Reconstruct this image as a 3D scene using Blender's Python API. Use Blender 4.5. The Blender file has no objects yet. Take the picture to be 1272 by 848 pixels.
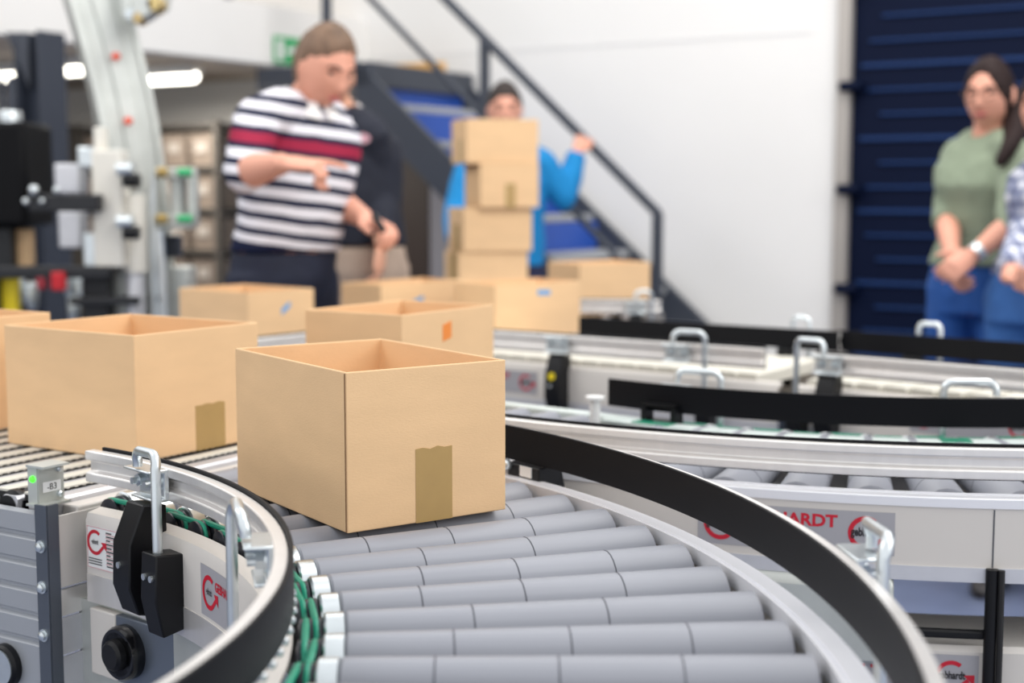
import bpy, bmesh, math, random
from math import sin, cos, pi, radians as RAD, sqrt, atan2
from mathutils import Vector as V, Matrix as M, noise as NZ
random.seed(7)
SC = bpy.context.scene
COL = SC.collection

# ------------------------------------------------------------------ camera
CAMZ, TILT, FPX = 1.25, math.atan(184 / 1767), 1767.0
cd = bpy.data.cameras.new('camera'); cam = bpy.data.objects.new('camera', cd); COL.objects.link(cam)
cam.location = (0, 0, CAMZ); cam.rotation_euler = (pi / 2 - TILT, 0, 0)
cd.sensor_width = 36; cd.lens = FPX * 36 / 1272
cd.clip_start = .05; cd.clip_end = 60
cd.dof.use_dof = True; cd.dof.focus_distance = 1.72; cd.dof.aperture_fstop = 3.0
SC.camera = cam

# ------------------------------------------------------------------ light
SC.view_settings.view_transform = 'Standard'
SC.view_settings.look = 'None'
SC.view_settings.gamma = 1
SC.view_settings.use_curve_mapping = False
SC.view_settings.exposure = 0.2
w = bpy.data.worlds.new('hall_daylight'); SC.world = w; w.use_nodes = True
bg = w.node_tree.nodes['Background']; bg.inputs[0].default_value = (.94, .96, .99, 1); bg.inputs[1].default_value = 1.02


def area(name, loc, target, size, energy, col=(1, .97, .93)):
    l = bpy.data.lights.new(name, 'AREA'); l.shape = 'RECTANGLE'
    l.size, l.size_y = size; l.energy = energy; l.color = col
    o = bpy.data.objects.new(name, l); COL.objects.link(o); o.location = loc
    o.rotation_euler = (V(target) - V(loc)).to_track_quat('-Z', 'Y').to_euler()
    return o


area('skylight_strip', (2.2, 2.6, 5.2), (.2, 2.8, .8), (4.5, 1.2), 85)
area('hall_window', (5.5, .5, 3.6), (0, 3.0, .9), (4.0, 2.2), 78)
area('hall_lamp', (.3, 5.6, 5.0), (.6, 6.2, 0), (3.0, 1.0), 32)
area('hall_lamp.001', (-3.0, 3.2, 3.8), (-.2, 5.4, .9), (2.6, .8), 42)
area('wall_fill', (1.4, 3.6, 4.2), (1.5, 6.8, .5), (3.0, 1.4), 44)  # added fill light, aimed low to even out the white wall

# ------------------------------------------------------------------ helpers
ZR = .847                                   # top of the rollers
UA, VA = V((cos(RAD(58)), sin(RAD(58)), 0)), V((-sin(RAD(58)), cos(RAD(58)), 0))   # the hall's two directions


def UV(u, v, z=0): return UA * u + VA * v + V((0, 0, z))


CR, CU, CF = V((1, 0, 0)), V((0, sin(TILT), cos(TILT))), V((0, cos(TILT), -sin(TILT)))


def at(px, py, Y):
    """world point seen at a pixel of the 1272x848 photograph, at depth Y metres"""
    r = CF + CR * ((px - 636) / FPX) + CU * ((424 - py) / FPX)
    return V((0, 0, CAMZ)) + r * (Y / r.y)


def rotz(a): return M.Rotation(a, 4, 'Z')


class MB:
    def __init__(s): s.v, s.f, s.mi = [], [], []

    def add(s, vs, fs, m=0):
        n = len(s.v); s.v += [V(p) for p in vs]
        for f in fs: s.f.append([i + n for i in f]); s.mi.append(m)
        return s

    def box(s, c, size, mat=None, m=0):
        x, y, z = [k / 2 for k in size]
        vs = [V((sx * x, sy * y, sz * z)) for sx in (-1, 1) for sy in (-1, 1) for sz in (-1, 1)]
        T = mat if mat is not None else M.Identity(4)
        vs = [T @ p + V(c) for p in vs]
        return s.add(vs, [(0, 1, 3, 2), (4, 6, 7, 5), (0, 4, 5, 1), (2, 3, 7, 6), (0, 2, 6, 4), (1, 5, 7, 3)], m)

    def bar(s, a, b, wd, ht, up=(0, 0, 1), m=0):
        a, b = V(a), V(b); d = (b - a); L = d.length; d = d / L
        sd = d.cross(V(up))
        sd = V((1, 0, 0)) if sd.length < 1e-6 else sd.normalized()
        u = sd.cross(d).normalized()
        T = M((sd, d, u)).transposed().to_4x4()
        return s.box((a + b) / 2, (wd, L, ht), T, m)

    def loft(s, rings, cap=True, m=0):
        n = len(rings[0]); vs = [p for r in rings for p in r]; fs = []
        for i in range(len(rings) - 1):
            for j in range(n):
                k = (j + 1) % n
                fs.append((i * n + j, i * n + k, (i + 1) * n + k, (i + 1) * n + j))
        if cap:
            fs.append(tuple(reversed(range(n)))); fs.append(tuple((len(rings) - 1) * n + j for j in range(n)))
        return s.add(vs, fs, m)

    def tube(s, pts, r, seg=10, cap=True, m=0, round_end=False, ell=None):
        pts = [V(p) for p in pts]; n = len(pts)
        rs = list(r) if isinstance(r, (list, tuple)) else [r] * n
        if round_end:
            d0 = (pts[0] - pts[1]).normalized(); d1 = (pts[-1] - pts[-2]).normalized()
            a0, a1, r0, r1 = pts[0], pts[-1], rs[0], rs[-1]
            pts = [a0 + d0 * r0 * .95, a0 + d0 * r0 * .7] + pts + [a1 + d1 * r1 * .7, a1 + d1 * r1 * .95]
            rs = [r0 * .3, r0 * .72] + rs + [r1 * .72, r1 * .3]; n = len(pts)
        rings, pu = [], None
        for i in range(n):
            d = (pts[min(i + 1, n - 1)] - pts[max(i - 1, 0)]).normalized()
            if pu is None:
                pu = d.orthogonal().normalized() if ell is None else (V(ell[0]) - d * V(ell[0]).dot(d)).normalized()
            u = (pu - d * pu.dot(d)).normalized(); pu = u; q = d.cross(u)
            k = 1 if ell is None else ell[1]
            rings.append([pts[i] + (u * cos(2 * pi * j / seg) + q * sin(2 * pi * j / seg) * k) * rs[i] for j in range(seg)])
        return s.loft(rings, cap, m)

    def cyl(s, a, b, r, r2=None, seg=16, m=0): return s.tube([a, b], [r, r if r2 is None else r2], seg, True, m)

    def ball(s, c, rad, seg=14, rings=9, mat=None, m=0):
        rad = V(rad) if not isinstance(rad, (int, float)) else V((rad,) * 3)
        T = mat if mat is not None else M.Identity(4); rr = []
        for i in range(rings):
            t = -pi / 2 + pi * (i + .5) / rings
            rr.append([V(c) + T @ V((rad.x * cos(t) * cos(2 * pi * j / seg), rad.y * cos(t) * sin(2 * pi * j / seg), rad.z * sin(t))) for j in range(seg)])
        return s.loft(rr, True, m)

    def prism(s, pts, f0, f1, m=0):
        """2D outline, placed by f0 and f1 (functions 2D -> 3D) as the two ends"""
        n = len(pts); vs = [f0(*p) for p in pts] + [f1(*p) for p in pts]
        fs = [tuple(reversed(range(n))), tuple(range(n, 2 * n))] + [(j, (j + 1) % n, n + (j + 1) % n, n + j) for j in range(n)]
        return s.add(vs, fs, m)

    def sweep(s, prof, C, R, a0, a1, z, n=48, m=0):
        """closed profile of (dr, dz) swept about the upright axis through C"""
        rings = []
        for i in range(n + 1):
            a = RAD(a0 + (a1 - a0) * i / n); d = V((cos(a), sin(a), 0))
            rings.append([V((C[0], C[1], z)) + d * (R + p[0]) + V((0, 0, p[1])) for p in prof])
        return s.loft(rings, True, m)

    def line(s, prof, o, d, nrm, L, z, m=0):
        """closed profile of (dn, dz) swept along a straight line"""
        o, d, nrm = V(o), V(d), V(nrm)
        return s.loft([[o + d * t + nrm * p[0] + V((0, 0, z + p[1])) for p in prof] for t in (0, L)], True, m)

    def build(s, name, mats, parent=None, smooth=35, bevel=0):
        me = bpy.data.meshes.new(name); me.from_pydata(s.v, [], s.f)
        mats = mats if isinstance(mats, (list, tuple)) else [mats]
        for k in mats: me.materials.append(k)
        me.polygons.foreach_set('material_index', s.mi)
        bm = bmesh.new(); bm.from_mesh(me); bmesh.ops.recalc_face_normals(bm, faces=bm.faces); bm.to_mesh(me); bm.free()
        if smooth:
            me.polygons.foreach_set('use_smooth', [True] * len(me.polygons))
            me.set_sharp_from_angle(angle=RAD(smooth))
        o = bpy.data.objects.new(name, me); COL.objects.link(o)
        if parent is not None: o.parent = parent; o.matrix_parent_inverse = M.Translation(-parent.location)
        if bevel:
            b = o.modifiers.new('edge', 'BEVEL'); b.width = bevel; b.segments = 2; b.limit_method = 'ANGLE'; b.angle_limit = RAD(40)
        return o


def tag(o, label=None, cat=None, group=None, kind=None):
    for k, x in (('label', label), ('category', cat), ('group', group), ('kind', kind)):
        if x: o[k] = x
    return o


def thing(name, loc, label, cat, group=None):
    o = bpy.data.objects.new(name, None); COL.objects.link(o); o.location = loc; o.empty_display_size = .05
    return tag(o, label, cat, group)


def dup(o, parent=None, dz=None):
    c = o.copy(); COL.objects.link(c)
    if parent is not None:
        mpi = o.matrix_parent_inverse.copy(); c.parent = parent; c.matrix_parent_inverse = mpi
    for ch in list(o.children): dup(ch, c)
    return c


# ------------------------------------------------------------------ materials
def sl(c): return tuple((x / 255 / 12.92 if x / 255 <= .04045 else ((x / 255 + .055) / 1.055) ** 2.4) for x in c) + (1,)


def mat(name, c, rough=.5, metal=0, noise=0, scale=20, bump=0, bscale=None, stretch=None, emit=0, spec=.5, trans=0):
    m = bpy.data.materials.new(name); m.use_nodes = True; nt = m.node_tree; b = nt.nodes['Principled BSDF']
    b.inputs['Base Color'].default_value = sl(c); b.inputs['Roughness'].default_value = rough; b.inputs['Metallic'].default_value = metal
    b.inputs['Specular IOR Level'].default_value = spec
    if trans: b.inputs['Transmission Weight'].default_value = trans
    if noise or bump:
        tc = nt.nodes.new('ShaderNodeTexCoord'); mp = nt.nodes.new('ShaderNodeMapping'); nt.links.new(tc.outputs['Object'], mp.inputs[0])
        if stretch: mp.inputs['Scale'].default_value = stretch
        n = nt.nodes.new('ShaderNodeTexNoise'); n.inputs['Scale'].default_value = scale; n.inputs['Detail'].default_value = 5
        nt.links.new(mp.outputs[0], n.inputs['Vector'])
        if noise:
            r = nt.nodes.new('ShaderNodeMapRange'); r.inputs[1].default_value = .3; r.inputs[2].default_value = .7
            r.inputs[3].default_value = 1 - noise; r.inputs[4].default_value = 1 + noise; nt.links.new(n.outputs[0], r.inputs[0])
            mx = nt.nodes.new('ShaderNodeMix'); mx.data_type = 'RGBA'; mx.blend_type = 'MULTIPLY'; mx.inputs[0].default_value = 1
            mx.inputs[6].default_value = sl(c); nt.links.new(r.outputs[0], mx.inputs[7]); nt.links.new(mx.outputs[2], b.inputs['Base Color'])
        if bump:
            n2 = n
            if bscale:
                n2 = nt.nodes.new('ShaderNodeTexNoise'); n2.inputs['Scale'].default_value = bscale; nt.links.new(mp.outputs[0], n2.inputs['Vector'])
            bp = nt.nodes.new('ShaderNodeBump'); bp.inputs['Strength'].default_value = bump; bp.inputs['Distance'].default_value = .002
            nt.links.new(n2.outputs[0], bp.inputs['Height']); nt.links.new(bp.outputs[0], b.inputs['Normal'])
    if emit:
        b.inputs['Emission Color'].default_value = sl(c); b.inputs['Emission Strength'].default_value = emit
    return m


CARD = mat('cardboard', (229, 192, 149), .8, 0, .04, 9, .15, 220, (1, 1, 3), spec=.15)
CARDIN = CARD
TAPE = mat('packing_tape', (178, 146, 92), .35, 0, .04, 30)
ORANGE = mat('orange_sticker', (236, 140, 62), .5)
BLUEST = mat('blue_sticker', (90, 160, 215), .5)
ROLL = mat('grey_roller_sleeve', (147, 149, 157), .42, 0, .035, 6, spec=.4)
SEAM = mat('roller_seam', (70, 72, 80), .6)
STEEL = mat('zinc_plated_steel', (216, 222, 224), .28, .85, .05, 40)
ALU = mat('brushed_aluminium', (238, 234, 230), .32, .6, .03, 60, stretch=(1, 1, .1))
ALUM = mat('matt_aluminium', (212, 212, 216), .42, .5, .03, 40)
BLK = mat('black_plastic', (15, 15, 18), .42, spec=.3)
STRIP = mat('black_guide_strip', (9, 10, 15), .5, spec=.16)
PULLEY = mat('black_pulley', (30, 32, 42), .35)
CREAM = mat('cream_sheet_metal', (214, 208, 201), .42, 0, .015, 5)
WHITE = mat('white_plastic', (235, 235, 233), .4)
GREEN = mat('green_round_belt', (28, 148, 118), .45)
BELT = mat('cream_toothed_belt', (216, 212, 200), .6)
DARK = mat('dark_rubber', (28, 27, 28), .7)
LBLG = mat('grey_label_film', (168, 166, 170), .4)
RED = mat('label_red', (200, 24, 48), .45)
INK = mat('label_black', (34, 32, 36), .5)
YEL = mat('yellow_marker', (240, 215, 20), .5)
LED = mat('green_indicator', (60, 255, 40), .3, emit=2.5)
GALV = mat('galvanised_sheet', (200, 203, 198), .42, .5, .08, 14)
PCBG = mat('green_cover_strip', (24, 130, 100), .4)
SLATE = mat('slate_painted_steel', (52, 57, 68), .45, 0, .05, 3)
FLOOR = mat('sealed_concrete_floor', (108, 117, 142), .3, 0, .16, 3, .05)
WALL = mat('white_hall_wall', (230, 228, 225), .8, 0, .01, 2)
CEILM = mat('underside_plaster', (202, 186, 164), .9, 0, .03, 2)
NAVY = mat('navy_door_paint', (3, 14, 40), .6, 0, .05, 3, spec=.12)
NAVYL = mat('navy_door_rib', (28, 54, 100), .5, spec=.2)


def build_label_text(txt, height, bold=0.0, xs=1.0, width=None):
    cu = bpy.data.curves.new('lettering', 'FONT'); cu.body = txt; cu.size = 1; cu.offset = bold
    cu.align_x = 'CENTER'; cu.align_y = 'CENTER'; cu.resolution_u = 3
    o = bpy.data.objects.new('lettering', cu); COL.objects.link(o)
    dg = bpy.context.evaluated_depsgraph_get(); me = bpy.data.meshes.new_from_object(o.evaluated_get(dg))
    bpy.data.objects.remove(o)
    vs = [p.co.copy() for p in me.vertices]; fs = [tuple(p.vertices) for p in me.polygons]; bpy.data.meshes.remove(me)
    ys = [p.y for p in vs]; h = max(ys) - min(ys); cy = (max(ys) + min(ys)) / 2
    kx = height / h * xs if width is None else width / (max(p.x for p in vs) - min(p.x for p in vs))
    vs = [(p.x * kx, (p.y - cy) * height / h) for p in vs]
    return vs, fs


def logo_shapes(S):
    """round arrow emblem of outer diameter S: list of (verts, faces) in 2D"""
    ro, ri, n = .5 * S, .365 * S, 30; vs, fs = [], []
    for i in range(n + 1):
        a = RAD(52 + (300 - 52) * i / n)
        vs += [(ro * cos(a), ro * sin(a)), (ri * cos(a), ri * sin(a))]
    for i in range(n): fs.append((2 * i, 2 * i + 1, 2 * i + 3, 2 * i + 2))
    k = len(vs)
    e0, e1 = vs[-2], vs[-1]
    vs += [(.56 * S, -.16 * S), (.47 * S, -.07 * S)]
    fs.append((k - 2, k - 1, k + 1, k))
    k = len(vs); vs += [(.36 * S, .04 * S), (.70 * S, .06 * S), (.70 * S, -.28 * S)]; fs.append((k, k + 2, k + 1))
    return vs, fs


def grid2(w_, h, nx=12):
    vs = [(w_ * (i / nx - .5), s * h / 2) for i in range(nx + 1) for s in (-1, 1)]
    return vs, [(2 * i, 2 * i + 2, 2 * i + 3, 2 * i + 1) for i in range(nx)]


def sticker(parent, place, items, name='label', lab=None):
    """items: list of (part name, material, (verts, faces), sx, sz, layer); place(s, z, d) -> world"""
    first = None
    for nm, m_, (vs, fs), sx, sz, ly in items:
        b = MB(); b.add([place(x + sx, z + sz, .0006 + .0005 * ly) for x, z in vs], fs)
        o = b.build(nm, m_, first if first is not None else parent, smooth=0)
        if first is None: first = o
    if lab: first['label'] = lab
    return first


def on_cyl(C, R, ang, z, sg, out):
    return lambda s, h, d: V((C[0] + (R + out * d) * cos(RAD(ang) + sg * s / R), C[1] + (R + out * d) * sin(RAD(ang) + sg * s / R), z + h))


def on_flat(o, d, nrm):
    o, d, nrm = V(o), V(d), V(nrm)
    return lambda s, h, k: o + d * s + nrm * k + V((0, 0, h))


def banner_items(W, H, ringS, two=True):
    it = [('label_plate', LBLG, grid2(W, H), 0, 0, 0)]
    xs = [W / 2 - ringS * .82] + ([-W / 2 + ringS * .68] if two else [])
    for x in xs:
        it += [('emblem', RED, logo_shapes(ringS), x, 0, 1), ('lettering', INK, build_label_text('gebhardt', ringS * .34, .03, width=ringS * .84), x, 0, 2)]
    it += [('lettering', RED, build_label_text('GEBHARDT', H * .30, .035, width=.49 * W if two else .44 * W), -.028 * W if two else -.2 * W, H * .24, 1)]
    return it


# ------------------------------------------------------------------ the hall
def structure(o, nm=None):
    o['kind'] = 'structure'; return o


def slab(name, us, vs_, zs, m):
    b = MB(); pts = [UV(u, v, z) for u in us for v in vs_ for z in zs]
    b.add(pts, [(0, 1, 3, 2), (4, 6, 7, 5), (0, 4, 5, 1), (2, 3, 7, 6), (0, 2, 6, 4), (1, 5, 7, 3)])
    return structure(b.build(name, m, smooth=0))


WU = 6.9                                      # the wall behind the stairs
slab('floor', (-4, WU + .2), (-5, 11), (-.1, 0), FLOOR)
slab('wall_back', (WU, WU + .15), (2.41, 11), (0, 4.6), WALL)
b = MB()
for z in (2.05, 4.1): b.bar(UV(WU - .002, 2.55, z), UV(WU - .002, 7, z), .004, .012)
structure(b.build('trim_1', mat('wall_joint', (222, 221, 220), .8), smooth=0))
slab('wall_left', (-4, WU), (10.2, 10.35), (0, 2.0), CEILM)
slab('ceiling', (-4, WU), (5.42, 10.2), (1.97, 2.25), CEILM)          # mezzanine slab, seen from below
slab('trim_2', (-4, WU), (5.34, 5.42), (1.955, 2.275), WALL)          # its white edge beam
# steel sectional door
b = MB(); b.bar(UV(WU - .005, 2.385, 0), UV(WU - .005, 2.385, 4.6), .05, .05, up=UA)
b.bar(UV(WU - .015, 2.350, 0), UV(WU - .015, 2.350, 4.6), .02, .05, up=UA)
structure(b.build('trim_3', mat('door_frame_steel', (172, 166, 160), .45, .3), smooth=0))
slab('door_1', (WU + .02, WU + .07), (-2.5, 2.37), (0, 4.6), NAVY)
D1 = bpy.data.objects['door_1']
for k in range(38):
    z = .10 + k * .118
    s0 = 2.30 if k % 3 == 0 else 2.26 - .06 * (k % 2)
    b = MB(); b.bar(UV(WU + .012, -2.4, z), UV(WU + .012, s0, z), .016, .014 if k % 3 else .020); b.build('door_rib', NAVYL, D1, bevel=.004)
for z in (.78, 1.27, 1.77, 2.3, 2.8):
    b = MB(); b.box(UV(WU - .03, 2.33, z), (.10, .10, .05), rotz(RAD(58))); b.cyl(UV(WU - .07, 2.38, z), UV(WU - .07, 2.27, z), .022)
    b.build('door_hinge', NAVY, D1, bevel=.006)
# ------------------------------------------------------------------ conveyor parts
FLANGE = mat('satin_silver_flange', (236, 236, 240), .45, .2)
LIP = mat('pale_cover', (214, 224, 220), .4)
def fr(P, T, N):
    P, T, N = V(P), V(T), V(N)
    return lambda s, n, z: P + T * s + N * n + V((0, 0, ZR + z))


def rail_support(parent, P, T, N, w=.06, nf=.0, holder=True, marker=False, block=True, zt=.086, low=False, rod=True):
    """bent rod handle that carries a guide rail: bracket on the rail, rod, clamp block on the side panel"""
    g = fr(P, T, N)

    def pz(name, prof, s0, s1, m, par=parent, bev=.002):
        b = MB(); b.prism(prof, lambda n, z: g(s0, n, z), lambda n, z: g(s1, n, z)); return b.build(name, m, par, bevel=bev)
    br = pz('rail_bracket', [(.014, .020), (.014, .061), (.044, .061), (.044, .0575), (.021, .0565), (.021, .0245), (.034, .0235), (.034, .020)], -.031, .031, STEEL)
    for s in (-.016, .014):
        b = MB(); b.tube([g(s, .021, .043), g(s, .024, .043)], .0115, 16); b.tube([g(s, .024, .043), g(s, .032, .043)], .0085, 6); b.tube([g(s, .032, .043), g(s, .040, .043)], .0045, 10)
        b.build('nut', STEEL, br)
    nr = nf + .028 if not low else .045
    sg = 1 if w > 0 else -1; pts = [g(w, nr, -.06 if block else -.09)]
    for k in range(7):
        a = pi / 2 * k / 6; pts.append(g(w - sg * .016 * (1 - cos(a)), nr + (.04 - nr) * k / 12, zt - .016 + .016 * sin(a)))
    for k in range(7):
        a = pi / 2 * k / 6; pts.append(g(sg * .016 * (1 - sin(a)), .04 + (nr - .04) * (.5 - k / 12), zt - .016 + .016 * cos(a)))
    pts.append(g(0, .040, .064))
    if rod: b = MB(); b.tube(pts, .0062, 12); b.build('support_rod', STEEL, parent)
    if block:
        cb = pz('clamp_block', [(nf, -.130), (nf, -.036), (nf + .040, -.032), (nf + .043, -.09), (nf + .033, -.136)], w - .018, w + .018, BLK)
        for s in (-.008, .008):
            b = MB(); b.tube([g(w + s, nf + .040, -.062), g(w + s, nf + .0445, -.062)], .0042, 12); b.build('screw', STEEL, cb)
    if holder:
        h = pz('rail_holder', [(nf - .01, -.03), (nf - .01, .014), (nf + .022, .018), (nf + .043, -.030), (nf + .045, -.085), (nf + .033, -.120), (nf, -.128)], -.021, .017 if abs(w) < .05 else .021, BLK)
        b = MB(); b.tube([g(-.004, nf + .042, -.058), g(-.004, nf + .0465, -.058)], .0042, 12); b.build('screw', STEEL, h)
        if marker:
            b = MB(); b.tube([g(0, nf + .03, -.035), g(0, nf + .046, -.035)], .009, 16); b.build('marker', YEL, h)
            h.children[-1]['label'] = 'yellow round marker'
    return br


RAILP = lambda o: [(o * .0, .020), (o * .0, .062), (o * .015, .062), (o * .015, .050), (o * .006, .047), (o * .006, .035), (o * .015, .032), (o * .015, .020)]
STRIPP = lambda o: [(-o * .0045, .016), (-o * .0045, .066), (o * .0, .066), (o * .0, .016)]


def roller(parent, C, a, ri=.89, ro=1.305, r0=.0245, r1=.037, seams=(.24, .5, .77), pulleys=True, flip=False):
    d = V((cos(RAD(a)), sin(RAD(a)), 0)); C3 = V((C[0], C[1], 0))
    P = lambda R, r: C3 + d * R + V((0, 0, ZR - r))
    L = ro - ri; R_ = lambda t: r0 + (r1 - r0) * t
    b = MB()
    ts = [0, .006, .994, 1]; rs = [R_(0) - .002, R_(.006), R_(.994), R_(1) - .003]
    b.tube([P(ri + L * t, R_(t)) for t in ts], rs, 22)
    for t in seams:
        b.tube([P(ri + L * t - .0007, R_(t)), P(ri + L * t + .0007, R_(t))], R_(t) + .0003, 22, m=1)
    b.tube([P(ro, R_(1)), P(ro + .0015, R_(1))], r1 * .82, 20, m=2)
    b.cyl(P(ro, r1), P(ro + .02, r1), .006, m=3)
    o = b.build('roller', [ROLL, SEAM, DARK, STEEL], parent)
    if pulleys:
        b = MB(); b.tube([P(ri - .020, r0), P(ri - .018, r0), P(ri - .001, r0), P(ri, r0)], [.022, .0242, .0242, .022], 18)
        b.build('end_cap', STEEL, o)
        b = MB(); R0 = ri - .021
        b.tube([P(R0, r0), P(R0 - .001, r0), P(R0 - .004, r0), P(R0 - .007, r0), P(R0 - .010, r0), P(R0 - .013, r0), P(R0 - .016, r0), P(R0 - .019, r0), P(R0 - .022, r0), P(R0 - .024, r0)],
               [.018, .0195, .0195, .0145, .0190, .0190, .0145, .0190, .0190, .012], 18)
        b.build('pulley', PULLEY, o)
    return o


def belt(parent, C, a, a2, Rg, r0=.0245, rr=.0165):
    d1, d2 = [V((cos(RAD(k)), sin(RAD(k)), 0)) for k in (a, a2)]
    p1, p2 = [V((C[0], C[1], ZR - r0)) + d * Rg for d in (d1, d2)]
    T = (p2 - p1).normalized(); pts = []
    for k in range(9): t = pi / 2 + pi * k / 8; pts.append(p1 + T * rr * cos(t) + V((0, 0, rr * sin(t))))
    for k in range(9): t = -pi / 2 + pi * k / 8; pts.append(p2 + T * rr * cos(t) + V((0, 0, rr * sin(t))))
    b = MB(); n = len(pts); rings = []
    ax = T.cross(V((0, 0, 1)))
    for i in range(n):
        q = (pts[(i + 1) % n] - pts[i - 1]).normalized(); u = ax; v2 = q.cross(u)
        rings.append([pts[i] + (u * cos(2 * pi * j / 8) + v2 * sin(2 * pi * j / 8)) * .0036 for j in range(8)])
    b.loft(rings + [rings[0]], False); return b.build('drive_belt', GREEN, parent)


def leg(parent, x, y, z1, m=SLATE, s=.045):
    b = MB(); b.box((x, y, z1 / 2 + .02), (s, s, z1 - .04), rotz(RAD(58)))
    o = b.build('leg', m, parent, bevel=.004)
    b = MB(); b.tube([(x, y, 0), (x, y, .012), (x, y, .02)], [.045, .045, .02], 18); b.cyl((x, y, .02), (x, y, .06), .01); b.build('foot', DARK, o)
    return o


def curve_conveyor(name, label, C, a0, a1, rolls, rr=(.838, 1.349), pf=(.815, 1.345), rail_in=None, rail_out=None, ground=(0, 0), legs=(), group=None, ro=1.305, bolts=False):
    root = thing(name, (ground[0], ground[1], 0), label, 'conveyor', group)
    # side panels with lip, and the aluminium band below
    b = MB(); b.sweep([(0, -.102), (0, -.030), (.004, -.020), (.025, -.016), (.025, -.020), (.006, -.024), (.004, -.032), (.004, -.102)], C, pf[0], a0, a1, ZR)
    b.build('side_panel', CREAM, root)
    b = MB(); b.sweep([(-.001, -.140), (-.001, -.102), (.010, -.102), (.010, -.140)], C, pf[0], a0, a1, ZR); b.build('frame_profile', ALU, root)
    b = MB(); b.sweep([(0, -.100), (0, -.018), (-.004, -.018), (-.004, -.100)], C, pf[1], a0, a1, ZR); b.build('side_panel', CREAM, root)
    b = MB(); b.sweep([(.002, -.120), (.002, -.100), (-.01, -.100), (-.01, -.120)], C, pf[1], a0, a1, ZR)
    b.build('frame_profile', ALUM, root)
    b = MB(); b.sweep([(.002, -.018), (.002, -.006), (.0, -.0045), (-.020, -.0045), (-.021, -.0075), (-.025, -.0075), (-.026, -.0035), (-.029, -.0035), (-.029, -.022)], C, pf[1], a0, a1, ZR)
    b.build('frame_flange', FLANGE, root)
    b = MB(); b.sweep([(pf[0] + .03, -.102), (pf[0] + .03, -.098), (pf[1] - .02, -.098), (pf[1] - .02, -.102)], C, 0, a0, a1, ZR); b.build('bottom_tray', DARK, root)
    for k, a in enumerate(rolls):
        roller(root, C, a, ro=ro, seams=((.24, .5, .77), (.3, .62), (.2, .46, .72))[k % 3])
    for k in range(len(rolls) - 1):
        belt(root, C, rolls[k], rolls[k + 1], .89 - .021 - (.007 if k % 2 else .016))
    for rng, R, o in ((rail_in, rr[0], -1), (rail_out, rr[1], 1)):
        if not rng: continue
        b = MB(); b.sweep(RAILP(o), C, R, rng[0], rng[1], ZR, 64); g = b.build('guide_rail', ALU, root, bevel=.0018)
        b = MB(); b.sweep(STRIPP(o), C, R, rng[2], rng[3], ZR, 64); s_ = b.build('guide_strip', STRIP, g, bevel=.001)
        s_['label'] = 'black plastic wear strip'
        if o < 0:
            for i in range(20 if bolts else 0):
                a = RAD(-22 + i * 2.1); b = MB(); b.ball((C[0] + cos(a) * (R + .003), C[1] + sin(a) * (R + .003), ZR + .013), .0045, 8, 5); b.build('bolt', STEEL, g)
    for (R, a) in legs: leg(root, C[0] + cos(RAD(a)) * R, C[1] + sin(RAD(a)) * R, ZR - .12)
    return root


def cyl_frame(C, R, a, out):
    d = V((cos(RAD(a)), sin(RAD(a)), 0))
    return V((C[0], C[1], 0)) + d * R, V((-d.y, d.x, 0)), d * out


# ------------------------------------------------------------------ the curve in front
C1 = (-1.04, 1.196)
K1 = curve_conveyor('roller_conveyor_curve', 'grey roller conveyor curve nearest the lens, carrying the front open cardboard box', C1, -24, 54.6,
                    [-21.6 + 4.45 * k for k in range(18)], rail_in=(-24, 55.2, -24, 54), rail_out=(-24, 58, -24, 58),
                    ground=(-.1, 1.7), bolts=True, legs=((.86, 36), (1.28, 36), (.86, -10), (1.28, -10)))
P, T, N = cyl_frame(C1, .838, 44.2, -1); rail_support(K1, P, -T, N, .062, nf=.023)
P, T, N = cyl_frame(C1, .838, 13.5, -1); rail_support(K1, P, T, N, .075, nf=.023, holder=False, block=False)
P, T, N = cyl_frame(C1, 1.354, 6.0, 1); rail_support(K1, P, T, N, -.085, nf=-.009, holder=False, block=False, zt=.092)
P, T, N = cyl_frame(C1, 1.349, 38.1, 1); g = fr(P, T, N)
b = MB(); b.prism([(-.012, -.03), (-.012, .014), (.0, .015), (.03, .015), (.04, -.03), (.036, -.12), (-.003, -.12), (-.003, -.03)], lambda n, z: g(-.042, n, z), lambda n, z: g(.03, n, z)); sh_ = b.build('sensor_housing', BLK, K1, bevel=.002)
b = MB(); b.prism([(-.026, -.002), (.000, -.002), (.000, .013), (-.026, .013)], lambda s, z: g(s, -.0110, z), lambda s, z: g(s, -.0135, z)); b.build('name_tag', WHITE, sh_)['label'] = 'small white tag'
b = MB(); b.tube([g(.028, -.014, .010), g(.060, -.014, .010)], .008, 14, round_end=True); b.build('reflector', STEEL, sh_)
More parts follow.
